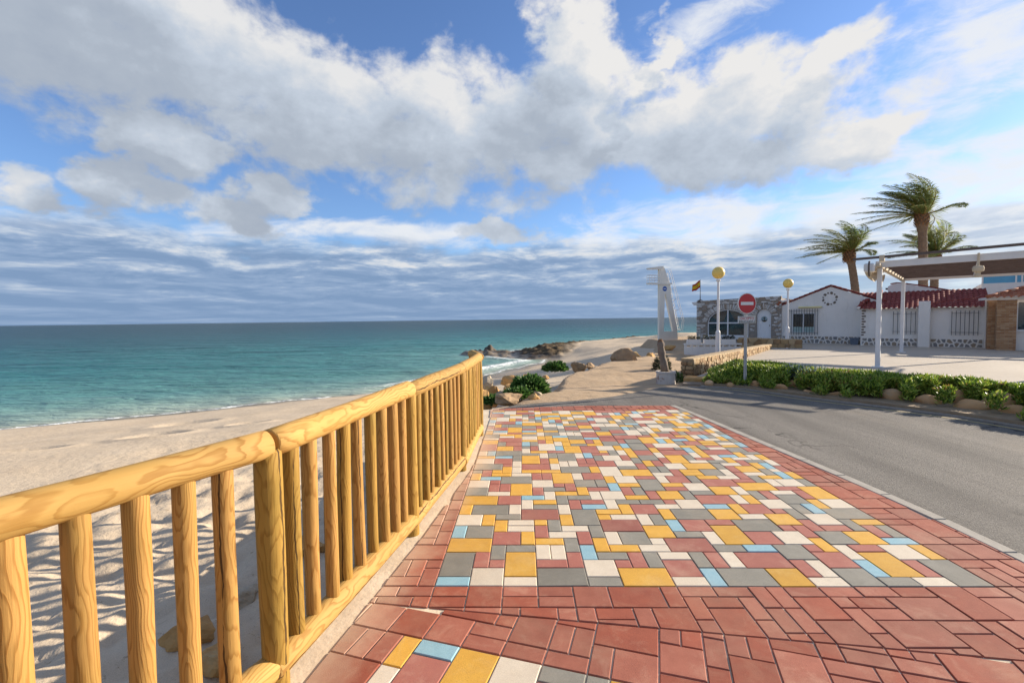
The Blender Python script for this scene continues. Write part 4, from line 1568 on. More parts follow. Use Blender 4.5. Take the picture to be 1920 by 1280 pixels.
for a, b in (((-.2, .066), (.2, .066)), ((-.2, -.066), (.2, -.066)), ((-.2, -.066), (-.2, .066)), ((.2, -.066), (.2, .066))):
    fr.bar((a[0], -.0135, a[1]), (b[0], -.0135, b[1]), .003, .007, (0, 0, 1) if a[0] != b[0] else (1, 0, 0))
fr.build('plate_border', M_ink, plate)
text('lettering', 'EXCEPTO', .078, M_signtext, plate, Matrix.Translation((0, -.0145, .025)) @ FACE)
text('lettering', 'MINUSVALIDOS 2', .050, M_ink, plate, Matrix.Translation((0, -.0145, -.037)) @ FACE)
MB().box(-.05, .05, -.034, -.02, 1.79, 1.87).build('bracket', M_galv, sign)
MB().box(-.05, .05, -.0345, -.02, 1.45, 1.50).build('bracket', M_galv, sign)

# ------------------------------------------------------------------ globe street lamps
M_lampwhite = rough_mat('lamp_white', (.72, .71, .70), (.66, .65, .64), 6, rough=.45, bump=.05, spec=.4)
M_globe = rough_mat('yellow_globe', (.86, .62, .17), (.80, .56, .15), 3, rough=.45, bump=0, spec=.3)


def street_lamp(x, y, h, rg, label):
    o = empty('street_lamp', (x, y, 0), 0, label, 'street lamp', 'yellow globe lamps on the terrace')
    MB().lathe([(.14, 0), (.14, .02), (.09, .03), (.085, .95), (.075, .98), (.048, 1.02), (.042, h - .1), (.0, h - .1)], 16).build('pole', M_lampwhite, o, smooth=False)
    MB().lathe([(.07, h - .12), (.085, h - .09), (.085, h - .06), (.05, h - .05)], 16).build('collar', M_lampwhite, o)
    n = 20
    g = MB().lathe([(rg * math.sin(math.pi * i / n), h + rg * .9 - rg * math.cos(math.pi * i / n)) for i in range(n + 1)], 28)
    g.build('globe', M_globe, o, smooth=True)
    return o


street_lamp(8.05, 18.26, 3.04, .235, 'taller looking white globe lamp standing behind the left end of the green bed')
street_lamp(13.36, 22.66, 2.91, .225, 'white globe lamp standing in front of the gabled white house')

# ------------------------------------------------------------------ house complex
HOUSE_A = math.atan2(-.66, .75)
HO = Vector((11.95, 30.18, 0))
HM = Matrix.Translation(HO) @ Matrix.Rotation(HOUSE_A, 4, 'Z')


def hpt(s, y, z=0.):
    return HM @ Vector((s, y, z))


def stucco(name, c1, c2, stain=(.50, .46, .40)):
    def build(t, b):
        v, _ = objvec(t)
        c = t.mix(t.range(t.noise(v, 1.2, 5, .6), .35, .65), c1, c2)
        c = t.mix(t.math('MULTIPLY', t.range(t.noise(t.mapping(v, (3, 3, .5)), 2.2, 6, .7), .55, .8), .45), c, stain)
        t.put(b.inputs['Normal'], t.bump(t.noise(v, 28, 5, .65), .4, .02))
        return c
    return mat(name, build, .9, .15)


M_white = stucco('white_stucco', (.79, .745, .69), (.73, .69, .635))
M_mortar = rough_mat('mortar', (.30, .26, .22), (.23, .195, .165), 6)
M_stoneA = rough_mat('stone_white', (.76, .73, .69), (.62, .59, .55), 10, vary=.15)
M_stoneB = rough_mat('stone_brown', (.42, .33, .255), (.32, .25, .19), 10, vary=.2)
M_stoneC = rough_mat('stone_grey', (.50, .46, .42), (.40, .365, .335), 10, vary=.2)
M_dkstone = rough_mat('dark_stone', (.15, .125, .10), (.21, .17, .13), 8, bump=.4)
M_frame = rough_mat('white_frame', (.72, .72, .72), (.68, .68, .68), 5, rough=.45, bump=0, spec=.4)
M_iron = rough_mat('wrought_iron', (.045, .043, .045), (.07, .065, .06), 10, bump=.1, rough=.6)
M_curtain = rough_mat('orange_curtain', (.75, .38, .12), (.62, .28, .08), 5, bump=.2)
M_dark = rough_mat('dark_interior', (.05, .06, .06), (.07, .08, .075), 3, bump=0)
M_roof = rough_mat('red_roof_tile', (.27, .058, .046), (.20, .043, .035), 7, bump=.3, bscale=30, c3=(.44, .18, .13), c3scale=5, c3lo=.55, c3hi=.7)
M_terra = rough_mat('terracotta_tile', (.42, .16, .085), (.30, .10, .055), 7, bump=.3, c3=(.55, .40, .28), c3scale=5, c3lo=.55, c3hi=.7)


def glass_build(t, b):
    v, _ = objvec(t)
    c = t.mix(t.range(t.noise(t.mapping(v, (1, 1, 2.5)), 1.4, 3), .4, .65), (.035, .06, .065), (.09, .15, .145))
    b.inputs['IOR'].default_value = 1.5
    b.inputs['Alpha'].default_value = .4
    return c


M_glass = mat('window_glass', glass_build, .04, .6)


def arch_z(s, s0, s1, spring, top):
    c, h = (s0 + s1) / 2, (s1 - s0) / 2
    k = 1 - ((s - c) / h) ** 2
    return spring + (top - spring) * math.sqrt(max(k, 0))


stone_house = empty('stone_house', HO, HOUSE_A, 'low rustic stone house with an arched window and an arched white door', 'house')
W0, D0 = (.66, 3.06, .29, 1.17, 2.0), (3.52, 4.28, -.02, 1.58, 1.97)       # s0, s1, z0, spring, top
H_L, H_R = 2.58, 2.70
wl = MB()
N = 95
SS = sorted({round(4.78 * i / N, 4) for i in range(N + 1)} | {W0[0], W0[1], D0[0], D0[1]})


def solid_spans(s):
    top = H_L + (H_R - H_L) * s / 4.78
    lo = -.6
    for o in (W0, D0):
        if o[0] < s < o[1]:
            a = arch_z(s, o[0], o[1], o[3], o[4])
            return [(lo, o[2]), (a, top)]
    return [(lo, top)]


for a, b in zip(SS, SS[1:]):
    for z0, z1 in solid_spans((a + b) / 2):
        if z1 > z0:
            wl.box(a, b, 0, .25, z0, z1)
wl.box(0, .25, .25, 6, -.6, 2.58)
wl.box(4.53, 4.78, .25, 6, -.6, 2.58)
wl.box(0, 4.78, 6, 6.25, -.6, 2.58)
wl.build('wall', M_mortar, stone_house)
MB().box(.02, 4.76, .27, 6.2, 2.40, 2.5).build('roof', M_terrace, stone_house)
MB().add([(-.4, .1, 2.50), (.0, .1, 2.53), (.0, .1, 2.30), (-.25, .1, 2.30), (-.4, 3, 2.50), (.0, 3, 2.53), (.0, 3, 2.30), (-.25, 3, 2.30)],
         [(0, 3, 2, 1), (4, 5, 6, 7), (0, 1, 5, 4), (3, 7, 6, 2), (0, 4, 7, 3)]).build('eave', M_white, stone_house)
# stones of the front: thin courses, and upright ones round the arches
st = MB()
r = random.Random(17)
z = -.35
while z < 2.72:
    h = r.uniform(.055, .10)
    s = -.03
    while s < 4.80:
        w = r.uniform(.12, .38)
        e = min(s + w, 4.82)
        m_ = (s + e) / 2
        ok = z + h < H_L + (H_R - H_L) * m_ / 4.78 + .03
        for o, pad in ((W0, .36), (D0, .34)):
            for q in (s, m_, e):
                if o[0] - .06 < q < o[1] + .06 and z + h > o[2] - .03 and z < o[3]:
                    ok = False
                c = (o[0] + o[1]) / 2
                rx, rzz = (o[1] - o[0]) / 2 + pad, o[4] - o[3] + pad
                if z + h > o[3] - .05 and ((q - c) / rx) ** 2 + ((z + h / 2 - o[3]) / rzz) ** 2 < 1:
                    ok = False
        if ok:
            p = r.uniform(.015, .06)
            st.box(s + .012, e - .012, -p, .02, z + .011, z + h - .011, r.choices([0, 1, 2], [.42, .32, .26])[0])
        s = e
    z += h
for o, pad, n in ((W0, .34, 92), (D0, .32, 42)):
    c = (o[0] + o[1]) / 2
    rx, rzz = (o[1] - o[0]) / 2 + .02, o[4] - o[3] + .02
    for k in range(n):
        a0, a1 = math.pi * (k + .1) / n, math.pi * (k + .9) / n
        L = pad * r.uniform(.7, 1.05)
        q = [(c + (rx + f * L) * math.cos(a), o[3] + (rzz + f * L) * math.sin(a)) for f, a in ((0, a0), (1, a0), (1, a1), (0, a1))]
        if max(p_[1] for p_ in q) > 2.62:
            q = [(x_, min(z_, 2.6)) for x_, z_ in q]
        p = r.uniform(.02, .065)
        st.xz_prism(q[::-1], .02, -p, r.choices([0, 1, 2], [.55, .25, .20])[0])
# left side return
z = -.35
while z < 2.5:
    h = r.uniform(.055, .10)
    y = 0.
    while y < 5:
        w = r.uniform(.12, .38)
        st.box(-r.uniform(.01, .04), .02, y + .008, y + w - .008, z + .006, z + h - .006, r.choices([0, 1, 2], [.55, .25, .20])[0])
        y += w
    z += h
prop(st.build('facing_stone', [M_stoneA, M_stoneB, M_stoneC], stone_house), kind='stuff')
# arched window
win = empty('window', (0, 0, 0))
win.parent = stone_house
fw = MB()


def arch_pts(s0, s1, z0, spring, top, n=24):
    c, h = (s0 + s1) / 2, (s1 - s0) / 2
    return [(s1, z0)] + [(c + h * math.cos(math.pi * i / n), spring + (top - spring) * math.sin(math.pi * i / n)) for i in range(n + 1)] + [(s0, z0)]


ap = arch_pts(.69, 3.03, .32, 1.17, 1.97)
for a, b in zip(ap, ap[1:] + ap[:1]):
    fw.bar((a[0], .08, a[1]), (b[0], .08, b[1]), .06, .06, (0, 1, 0))
fw.bar((.70, .075, 1.16), (3.02, .075, 1.16), .075, .075, (0, 1, 0)).bar((1.87, .07, .32), (1.87, .07, 1.96), .07, .07, (0, 1, 0)).bar((.7, .07, .36), (3.02, .07, .36), .10, .09, (0, 1, 0))
fw.build('frame', M_frame, win)
MB().box(.60, 3.12, -.06, .1, .20, .285).build('sill', M_frame, win)
MB().xz_prism(arch_pts(.70, 3.02, .33, 1.17, 1.96)[::-1], .105, .115).build('pane', M_glass, win)
for s0, s1, tip in ((.9, 1.84, 1.5), (1.9, 2.85, 2.3)):
    cu = MB()
    pts = [(s0, 1.55), (s0 + .15, 1.75), ((s0 + s1) / 2, 1.95), (s1, 1.95)] if s0 < 1.5 else [(s0, 1.95), ((s0 + s1) / 2, 1.93), (s1 - .1, 1.72), (s1, 1.5)]
    low = [(s1 - .25, 1.25), (s1 - .55, 1.28)] if s0 < 1.5 else [(s0 + .75, 1.4), (s0 + .35, 1.35)]
    poly = pts + (low if s0 < 1.5 else [low[0], low[1]])
    cu.xz_prism(poly, .16, .18)
    cu.build('curtain', M_curtain, win)
M_teal = rough_mat('pale_interior', (.45, .58, .55), (.32, .44, .42), 2, bump=0)
rm = MB()
rm.box(.5, 4.4, 2.6, 2.62, .2, 2.3).build('interior_wall', M_teal, stone_house)
MB().box(2.1, 2.9, .5, 1.4, .2, .95).box(.8, 1.6, .6, 1.3, .2, .75).build('furniture', M_dark, stone_house)
# door
dr = MB().xz_prism(arch_pts(3.53, 4.27, .0, 1.58, 1.96)[::-1], .10, .15).build('door', M_frame, stone_house)
dm = MB()
dp = arch_pts(3.54, 4.26, .02, 1.57, 1.95)
for a, b in zip(dp, dp[1:] + dp[:1]):
    dm.bar((a[0], .09, a[1]), (b[0], .09, b[1]), .07, .03, (0, 1, 0))
for k in range(1, 5):
    dm.box(3.56 + k * .136 - .004, 3.56 + k * .136 + .004, .095, .105, .05, 1.1)
dm.build('door_trim', M_frame, dr)
em = MB().lathe([(0, 0), (.15, 0), (.165, .01), (.165, .025), (.15, .03), (.145, .012), (0, .012)], 28)
em.build('porthole', rough_mat('porthole_glass', (.33, .42, .44), (.26, .35, .38), 4, rough=.2, bump=0), dr, Matrix.Translation((3.9, .098, 1.38)) @ FACE)
an = MB().bar((3.9, .06, 1.27), (3.9, .06, 1.50), .028, .02, (0, 1, 0)).bar((3.84, .06, 1.45), (3.96, .06, 1.45), .022, .02, (0, 1, 0))
arc = [(3.9 + .125 * math.cos(a), .06, 1.38 + .125 * math.sin(a)) for a in [math.pi * (1.08 + .84 * k / 12) for k in range(13)]]
an.tube(arc, [.008, .018, .024, .028, .03, .034, .036, .034, .03, .028, .024, .018, .008], 6)
an.build('anchor', rough_mat('anchor_brown', (.10, .075, .04), (.07, .055, .03), 6, bump=0), dr)
MB().tube([(4.19, .06, .95), (4.19, .06, 1.05)], .012, 8).build('handle', M_iron, dr)

# flag
pole = empty('flag', hpt(.14, .15, 2.58), HOUSE_A, 'red and yellow Spanish flag flying from a thin pole on the stone house corner', 'flag')
MB().lathe([(.22, -.1), (.2, .02), (.1, .06), (.03, .09), (.02, .4), (.012, 1.36), (0, 1.38)], 10).build('flagpole', rough_mat('pole_dark', (.11, .08, .065), (.16, .12, .09), 8), pole)
fl = MB()
nx, nz = 18, 12


def flag_pt(i, j, dy=0.):
    u, w_ = i / nx, j / nz
    x = -.02 - u * .50 * (1 - .08 * math.sin(3 * u))
    zz = 1.33 - w_ * .50 * (1 - .15 * u) - u * .30 + .03 * math.sin(u * 8 + w_)
    y = .05 * math.sin(u * 9 + w_ * 1.5) * (u + .15) + dy
    return (x, y, zz)


vs = [flag_pt(i, j) for j in range(nz + 1) for i in range(nx + 1)]
for j in range(nz):
    for i in range(nx):
        k = j * (nx + 1) + i
        fl.add([vs[k], vs[k + 1], vs[k + nx + 2], vs[k + nx + 1]], [(0, 1, 2, 3)], 0 if j < 3 or j >= 9 else 1)
fm = [rough_mat('flag_red', (.45, .02, .025), (.4, .02, .02), 5, bump=0), rough_mat('flag_yellow', (.72, .47, .02), (.66, .42, .02), 5, bump=0)]
flo = fl.build('cloth', fm, pole, smooth=True)
cr = MB()
for (i, j), mi in (((6, 5), 0), ((7, 5), 1), ((6, 6), 1), ((7, 6), 0), ((6, 4), 0), ((5, 6), 1), ((8, 6), 1)):
    q = [Vector(flag_pt(i, j, -.012)), Vector(flag_pt(i + 1, j, -.012)), Vector(flag_pt(i + 1, j + 1, -.012)), Vector(flag_pt(i, j + 1, -.012))]
    cr.add(q, [(0, 1, 2, 3)], mi)
cr.build('coat_of_arms', [fm[0], rough_mat('arms_brown', (.3, .2, .12), (.25, .16, .1), 5, bump=0)], flo)

# gabled white house
gable = empty('gabled_house', HO, HOUSE_A, 'white gabled house with a barred window and a ring of dark stones', 'house')
gp = [(4.80, -.3), (9.25, -.3), (9.25, 2.26), (7.15, 3.10), (4.80, 2.15)]
MB().xz_prism(gp, .08, .33).box(4.80, 5.05, .33, 8, -.3, 2.12).box(9., 9.25, .33, 8, -.3, 2.2).build('wall', M_white, gable)


def tiled_roof(name, a, b, depth_vec, m, parent, pitch=.2, amp=.035, courses=.34, stuff=True):
    """barrel-tile sheet: eave from a to b, running up depth_vec; tiles run along depth_vec"""
    a, b, dv = Vector(a), Vector(b), Vector(depth_vec)
    U = (b - a)
    nlen = dv.length
    N_ = U.cross(dv).normalized()
    if N_.z < 0:
        N_ = -N_
    nu = max(4, int(round(U.length / pitch)) * 6)
    nc = max(1, int(round(nlen / courses)))
    mb = MB()
    for c in range(nc):
        k = len(mb.v)
        for e in (0, 1):
            for i in range(nu + 1):
                ph = (i % 6) / 6 * 2 * math.pi
                hgt = amp * (abs(math.cos(ph / 2)) * 1.5 - .4)
                p = a + U * (i / nu) + dv * ((c + e * 1.06) / nc) + N_ * (hgt + (.03 if e == 0 else .004))
                mb.v.append(tuple(p))
        for i in range(nu):
            mb.f.append((k + i, k + i + 1, k + nu + 1 + i + 1, k + nu + 1 + i))
            mb.mi.append(0)
        # front lip of the course
        kk = len(mb.v)
        for i in range(nu + 1):
            v0 = Vector(mb.v[k + i])
            mb.v.append(tuple(v0 - N_ * .03))
        for i in range(nu):
            mb.f.append((kk + i, kk + i + 1, k + i + 1, k + i))
            mb.mi.append(0)
    o = mb.build(name, m, parent)
    return prop(o, kind='stuff') if stuff else o


tiled_roof('roof_tile', (4.70, .0, 2.10), (4.70, 7.8, 2.10), (2.45, 0, 1.04), M_roof, gable)
tiled_roof('roof_tile', (9.45, 7.8, 2.20), (9.45, .0, 2.20), (-2.30, 0, .94), M_roof, gable)
# ridge and verge caps on the gable edge, tile by tile
cap = MB()
for (x0, z0, x1, z1, n) in ((4.68, 2.14, 7.15, 3.17, 10), (9.5, 2.24, 7.15, 3.17, 10)):
    for k in range(n):
        u, w_ = k / n, (k + 1.08) / n
        p, q = Vector((x0 + (x1 - x0) * u, .07, z0 + (z1 - z0) * u)), Vector((x0 + (x1 - x0) * w_, .07, z0 + (z1 - z0) * w_))
        o = MB().tube([p + Vector((0, 0, .012)), q], [.062, .050], 10).build('verge_tile', M_roof, gable, smooth=True)
# broken eave with terracotta tile ends at the left
for k, (dx, dz, m_) in enumerate(((-.12, .0, M_terra), (-.02, .1, M_terra), (.1, .16, M_white), (-.2, -.1, M_white))):
    MB().tube([(4.72 + dx, -.08, 2.22 + dz), (4.98 + dx, .25, 2.28 + dz)], [.08, .07], 9).build('eave_tile', m_, gable)


def barred_window(parent, s0, s1, z0, z1, y, nb, frame=True, panes=True):
    w = empty('window', (0, 0, 0))
    w.parent = parent
    if frame:
        f = MB()
        a0, a1, c0, c1 = s0 + .17, s1 - .15, z0 + .10, z1 - .22
        for (p, q) in (((a0, c0), (a1, c0)), ((a0, c1), (a1, c1)), ((a0, c0), (a0, c1)), ((a1, c0), (a1, c1)), (((a0 + a1) / 2, c0), ((a0 + a1) / 2, c1))):
            f.bar((p[0], y - .012, p[1]), (q[0], y - .012, q[1]), .055, .05, (0, 1, 0))
        f.build('frame', M_frame, w)
        MB().box(a0, a1, y - .008, y - .003, c0, c1).build('pane', M_glassdark, w)
        MB().box(a0 + .03, a1 - .03, y - .0125, y - .009, c0, c0 + .32).build('blind', M_teal, w)
    for k in range(nb):
        x = s0 + (s1 - s0) * k / (nb - 1)
        MB().bar((x, y - .10, z0 - .03), (x, y - .10, z1 + .03), .020).build('bar', M_iron, w)
    cr_ = MB()
    for zz in (z0 + .10, z1 - .08):
        cr_.bar((s0 - .02, y - .10, zz), (s1 + .02, y - .10, zz), .022, .012)
        for x in (s0 + .01, s1 - .01):
            cr_.bar((x, y - .10, zz), (x, y, zz), .018)
    cr_.build('crossbar', M_iron, w)
    return w


def gd_build(t, b):
    v, _ = objvec(t)
    return t.mix(t.range(t.noise(t.mapping(v, (9, 1, 1)), 2., 3), .4, .62), (.02, .018, .013), (.09, .075, .05))


M_glassdark = mat('dark_window_glass', gd_build, .08, .5)
barred_window(gable, 5.19, 6.58, .50, 1.90, .08, 12)
tl = empty('tube_lamp', (0, 0, 0))
tl.parent = gable
MB().box(5.64, 6.80, .02, .08, 1.985, 2.065).build('fixture', M_frame, tl)
MB().tube([(5.66, -.03, 2.025), (6.78, -.03, 2.025)], .05, 12).build('tube', rough_mat('yellow_tube', (.80, .70, .36), (.78, .68, .34), 3, bump=0, rough=.3), tl)
for k in range(12):
    a = 2 * math.pi * k / 12 + .26
    big = k % 2 == 0
    rr_ = .075 if big else .045
    q = rock_mesh('ring_stone', rr_, .03, rr_, 200 + k, .3, 2, 4)
    link('ring_stone', q, M_dkstone, gable, Matrix.Translation((7.11 + .31 * math.cos(a), .07, 2.46 + .31 * math.sin(a))))


def voronoi_cells(w, h, n, seed, gap):
    """polygonal rubble: convex cells of random sites inside w x h"""
    r = random.Random(seed)
    nx = max(1, int(round(math.sqrt(n * w / h))))
    ny = max(1, int(round(n / nx)))
    sites = [((i + .5 + r.uniform(-.33, .33) + (.25 if j % 2 else -.25)) * w / nx, (j + .5 + r.uniform(-.3, .3)) * h / ny) for i in range(nx) for j in range(ny)]
    cells = []
    for i, a in enumerate(sites):
        p = [(0, 0), (w, 0), (w, h), (0, h)]
        for j, b in enumerate(sites):
            if i == j or abs(a[0] - b[0]) > 4 * w / nx:
                continue
            mx, my = (a[0] + b[0]) / 2, (a[1] + b[1]) / 2
            dx, dy = a[0] - b[0], a[1] - b[1]
            L = math.hypot(dx, dy)
            p = clip_half(p, mx, my, dx / L, dy / L)
            if len(p) < 3:
                break
        if len(p) >= 3:
            p = inset(p, gap)
        if len(p) >= 3 and area(p) > .0015:
            cells.append(p)
    return cells


M_plinth = [rough_mat('plinth_stone_%s' % n, c, tuple(x * .75 for x in c), 9, bump=.4) for n, c in (('grey', (.30, .275, .245)), ('brown', (.34, .27, .195)), ('blue', (.235, .23, .225)))]


def plinth(parent, s0, s1, y, h, n, seed):
    MB().box(s0, s1, y - .02, y + .0, -.05, h).build('plinth_mortar', M_white, parent)
    for k, p in enumerate(voronoi_cells(s1 - s0, h, n, seed, .030)):
        q = [(s0 + a, b) for a, b in p]
        MB().xz_prism(q, y - .035 - .01 * (k % 3), y - .012).build('plinth_stone', M_plinth[(k * 7 + seed) % 3], parent)


plinth(gable, 4.85, 8.55, .08, .42, 44, 5)

# long white house with red roof
white = empty('white_house', HO, HOUSE_A, 'long low white house with big red tiled roof and white buttress', 'house')
YF = -.85
MB().box(8.57, 13.15, YF, YF + .3, -.3, 1.86).box(8.57, 8.87, YF + .3, 4, -.3, 1.85).box(12.85, 13.15, YF + .3, 4, -.3, 1.85).build('wall', M_white, white)
MB().box(10.78, 11.21, YF - .31, YF - .002, -.1, 2.16).build('buttress', M_white, white, bevel=.02)
plinth(white, 8.62, 10.77, YF, .40, 26, 8)
plinth(white, 11.22, 13.0, YF, .40, 22, 9)
barred_window(white, 9.86, 10.68, .62, 1.66, YF, 6, frame=False)
barred_window(white, 11.95, 12.82, .60, 1.66, YF, 7, frame=False)
k = 0
zq = .50
while zq < 1.72:
    w_ = .17 if k % 2 else .10
    MB().box(8.60, 8.60 + w_, YF - .03, YF - .001, zq, zq + .075).build('quoin_stone', M_dkstone, white, bevel=.008)
    zq += .135
    k += 1
tiled_roof('roof_tile', (8.45, YF - .24, 1.84), (13.2, YF - .24, 1.84), (0, 2.75, .90), M_roof, white, pitch=.19)
# left hip with its curled corner
for k in range(9):
    u, w_ = k / 9, (k + 1.1) / 9
    MB().tube([(8.48 + .75 * u, YF - .24 + 2.7 * u, 1.92 + .92 * u + .16 * math.sin(u * 6.5) * (1 - u)), (8.48 + .75 * w_, YF - .24 + 2.7 * w_, 1.90 + .92 * w_ + .16 * math.sin(w_ * 6.5) * (1 - w_))], [.085, .07], 10).build('hip_tile', M_roof, white, smooth=True)
MB().tube([(8.44, YF - .30, 1.86), (8.52, YF - .22, 1.95)], [.07, .06], 10).build('hip_tile', M_white, white, smooth=True)
pp = MB()
pp.xz_prism([(9.5, 2.45), (11.9, 2.55), (11.9, 2.72), (10.3, 3.12), (9.75, 3.20), (9.5, 3.05)], 1.62, 1.8)
pp.build('roof_gable', M_white, white)
gl = [(9.62, 3.19), (9.85, 3.235), (10.3, 3.16), (10.85, 3.03), (11.4, 2.88), (11.95, 2.73)]
for k, (p, q) in enumerate(zip(gl, gl[1:])):
    MB().bar((p[0] - .02, 1.71, p[1]), (q[0] + .02, 1.71, q[1]), .26, .05).build('coping_tile', M_roof, white)
for zq in (2.93, 2.70):
    MB().tube([(9.40, 1.7, zq), (9.52, 1.7, zq)], .05, 8).build('drain', M_iron, white)
MB().tube([(10.9, YF - .26, 2.05), (13.4, YF - .42, 2.30)], .02, 6).build('cable', M_roof, white)

# brick porch at the right
porch = empty('brick_porch', HO, HOUSE_A, 'brick pillared porch house with terracotta roof at the right edge of the picture', 'house')
M_brick = [rough_mat('brick_%d' % k if False else 'brick_' + 'abc'[k], c, tuple(x * .8 for x in c), 14, vary=.1) for k, c in enumerate(((.40, .225, .115), (.33, .17, .085), (.46, .29, .165)))]
M_bmortar = rough_mat('brick_mortar', (.42, .34, .25), (.36, .29, .21), 10)


def brick_pillar(s0, s1, y0, y1, h, seed):
    r = random.Random(seed)
    MB().box(s0 + .012, s1 - .012, y0 + .012, y1 - .012, -.05, h).build('pillar_core', M_bmortar, porch)
    mb = MB()
    z = 0.
    row = 0
    while z < h - .02:
        for axis in (0, 1):
            L = (s1 - s0) if axis == 0 else (y1 - y0)
            x = -(.12 if row % 2 else 0.)
            while x < L:
                a, b = max(x, 0) + .005, min(x + .24, L) - .005
                if b - a > .02:
                    mi = r.choices([0, 1, 2], [.5, .25, .25])[0]
                    if axis == 0:
                        mb.box(s0 + a, s0 + b, y0, y0 + .03, z + .006, z + .062, mi)
                    else:
                        mb.box(s0, s0 + .03, y0 + a, y0 + b, z + .006, z + .062, mi)
                x += .24
        z += .068
        row += 1
    prop(mb.build('brick', M_brick, porch), kind='stuff')


brick_pillar(13.05, 13.62, -1.75, -1.15, 2.12, 1)
brick_pillar(13.28, 13.86, -2.36, -1.78, 2.10, 2)
MB().box(13.86, 18, -2.05, -1.85, -.1, .78).build('wall', M_white, porch)
MB().box(13.8, 18, -2.14, -1.8, .78, .86).build('sill', M_frame, porch)
wf = MB()
for x in (13.9, 14.35, 15.3):
    wf.bar((x, -1.95, .86), (x, -1.95, 2.05), .05)
wf.bar((13.86, -1.95, 2.03), (18, -1.95, 2.03), .06)
pw = wf.build('window', M_frame, porch)
MB().box(13.9, 18, -1.955, -1.945, .86, 2.03).build('pane', M_glass, pw)
MB().add([(13.95, -1.6, .87), (14.6, -1.6, 1.5), (14.8, -1.6, .87), (13.95, -.6, .87), (14.6, -.6, 1.5), (14.8, -.6, .87)], [(0, 2, 1), (0, 1, 4, 3), (1, 2, 5, 4)]).build('folded_parasol', M_dark, porch)
MB().box(13.0, 18, -1.2, -1.1, -.1, 2.2).build('back_wall', M_white, porch)
MB().bar((13.0, -2.35, 2.16), (18, -2.35, 2.16), .12, .12).bar((13.0, -2.38, 2.17), (12.85, -.95, 2.17), .1, .1).build('lintel', M_white, porch)
tiled_roof('roof_tile', (12.95, -2.6, 2.20), (18, -2.6, 2.20), (2.6, 2.4, .85), M_terra, porch, pitch=.2, amp=.045)
for k in range(8):
    u, w_ = k / 8, (k + 1.1) / 8
    MB().tube([(12.95 + 2.6 * u, -2.6 + 2.4 * u, 2.25 + .85 * u), (12.95 + 2.6 * w_, -2.6 + 2.4 * w_, 2.23 + .85 * w_)], [.08, .07], 10).build('verge_tile', M_terra, porch, smooth=True)

# pale building with blue glass behind
pale = empty('pale_building', HO, HOUSE_A, 'pale two storey building with a blue glass balcony behind the brick porch', 'building')
MB().box(13.14, 20, 3., 9, -.3, 3.05).build('wall', M_white, pale)
M_blue = rough_mat('blue_glass', (.10, .36, .52), (.08, .30, .46), 2, bump=0, rough=.1, spec=.6)
bw = MB().box(13.2, 20, 3.02, 3.06, 3.05, 3.75).build('balcony_glass', M_blue, pale)
fm_ = MB().box(13.14, 13.2, 2.98, 3.08, 3.05, 3.9).box(14.3, 14.36, 2.98, 3.08, 3.05, 3.9).box(14.5, 14.56, 2.98, 3.08, 3.05, 3.9).box(13.14, 20, 2.98, 3.08, 3.75, 3.82).build('balcony_frame', M_white, pale)

# ------------------------------------------------------------------ pergola
PD = Vector((.72, -.694, 0)).normalized()
PN = Vector((.694, .72, 0)).normalized()
PF, PB = Vector((10.83, 13.81, 0)), Vector((16.04, 19.22, 0))
PW = (PB - PF).length
pang = math.atan2(PD.y, PD.x)
pergola = empty('pergola', PF, pang, 'white steel pergola with brown slatted roof on the terrace', 'pergola')
M_brown = rough_mat('brown_board', (.115, .075, .055), (.155, .105, .08), 4, bump=.2)
M_metal = rough_mat('dark_bar', (.10, .075, .065), (.13, .1, .085), 5, rough=.6, bump=0)
M_canvas = rough_mat('cream_canvas', (.60, .50, .36), (.52, .43, .31), 3, bump=.2)
PL = 4.0
for x, y in ((0, 0), (0, PW), (PL - .3, 0), (PL - .3, PW)):
    p = MB().box(x - .06, x + .06, y - .06, y + .06, 0, 2.92).build('post', M_lampwhite, pergola, bevel=.012)
    MB().box(x - .14, x + .14, y - .14, y + .14, .0, .015).build('base_plate', M_lampwhite, p)
MB().bar((-.1, 0, 3.02), (PL, 0, 3.02), .09, .18).build('beam', M_lampwhite, pergola)
MB().bar((-.1, PW, 3.0), (PL, PW, 3.0), .09, .18).build('beam', M_lampwhite, pergola)
for x in (0, PL - .3):
    MB().bar((x, -.5, 2.97), (x, PW + .1, 2.97), .10, .09).build('beam', M_canvas, pergola)
for k in (1, 2):
    MB().bar((k * 2.06, .05, 2.97), (k * 2.06, PW - .05, 2.97), .05, .06).build('beam', M_lampwhite, pergola)
# boards of the roof, each on its own, with white end caps along the side beam
nb = 9
for k in range(nb):
    y = .25 + (PW - .5) * k / (nb - 1)
    MB().box(-.02, PL + .1, y - .035, y + .035, 2.99, 3.13).build('roof_board', M_brown, pergola)
for k in range(9):
    y = .35 + (PW - .7) * k / 8
    MB().box(-.09, -.03, y - .28, y + .28, 2.93, 3.11).build('end_cap', M_lampwhite, pergola)
MB().bar((-.62, -.18, 3.21), (PL, -.18, 3.27), .05, .07).build('awning_bar', M_metal, pergola)
for x in (0.06, 3.0):
    MB().box(x - .06, x + .06, -.22, -.08, 3.1, 3.27).build('bracket', M_canvas, pergola)
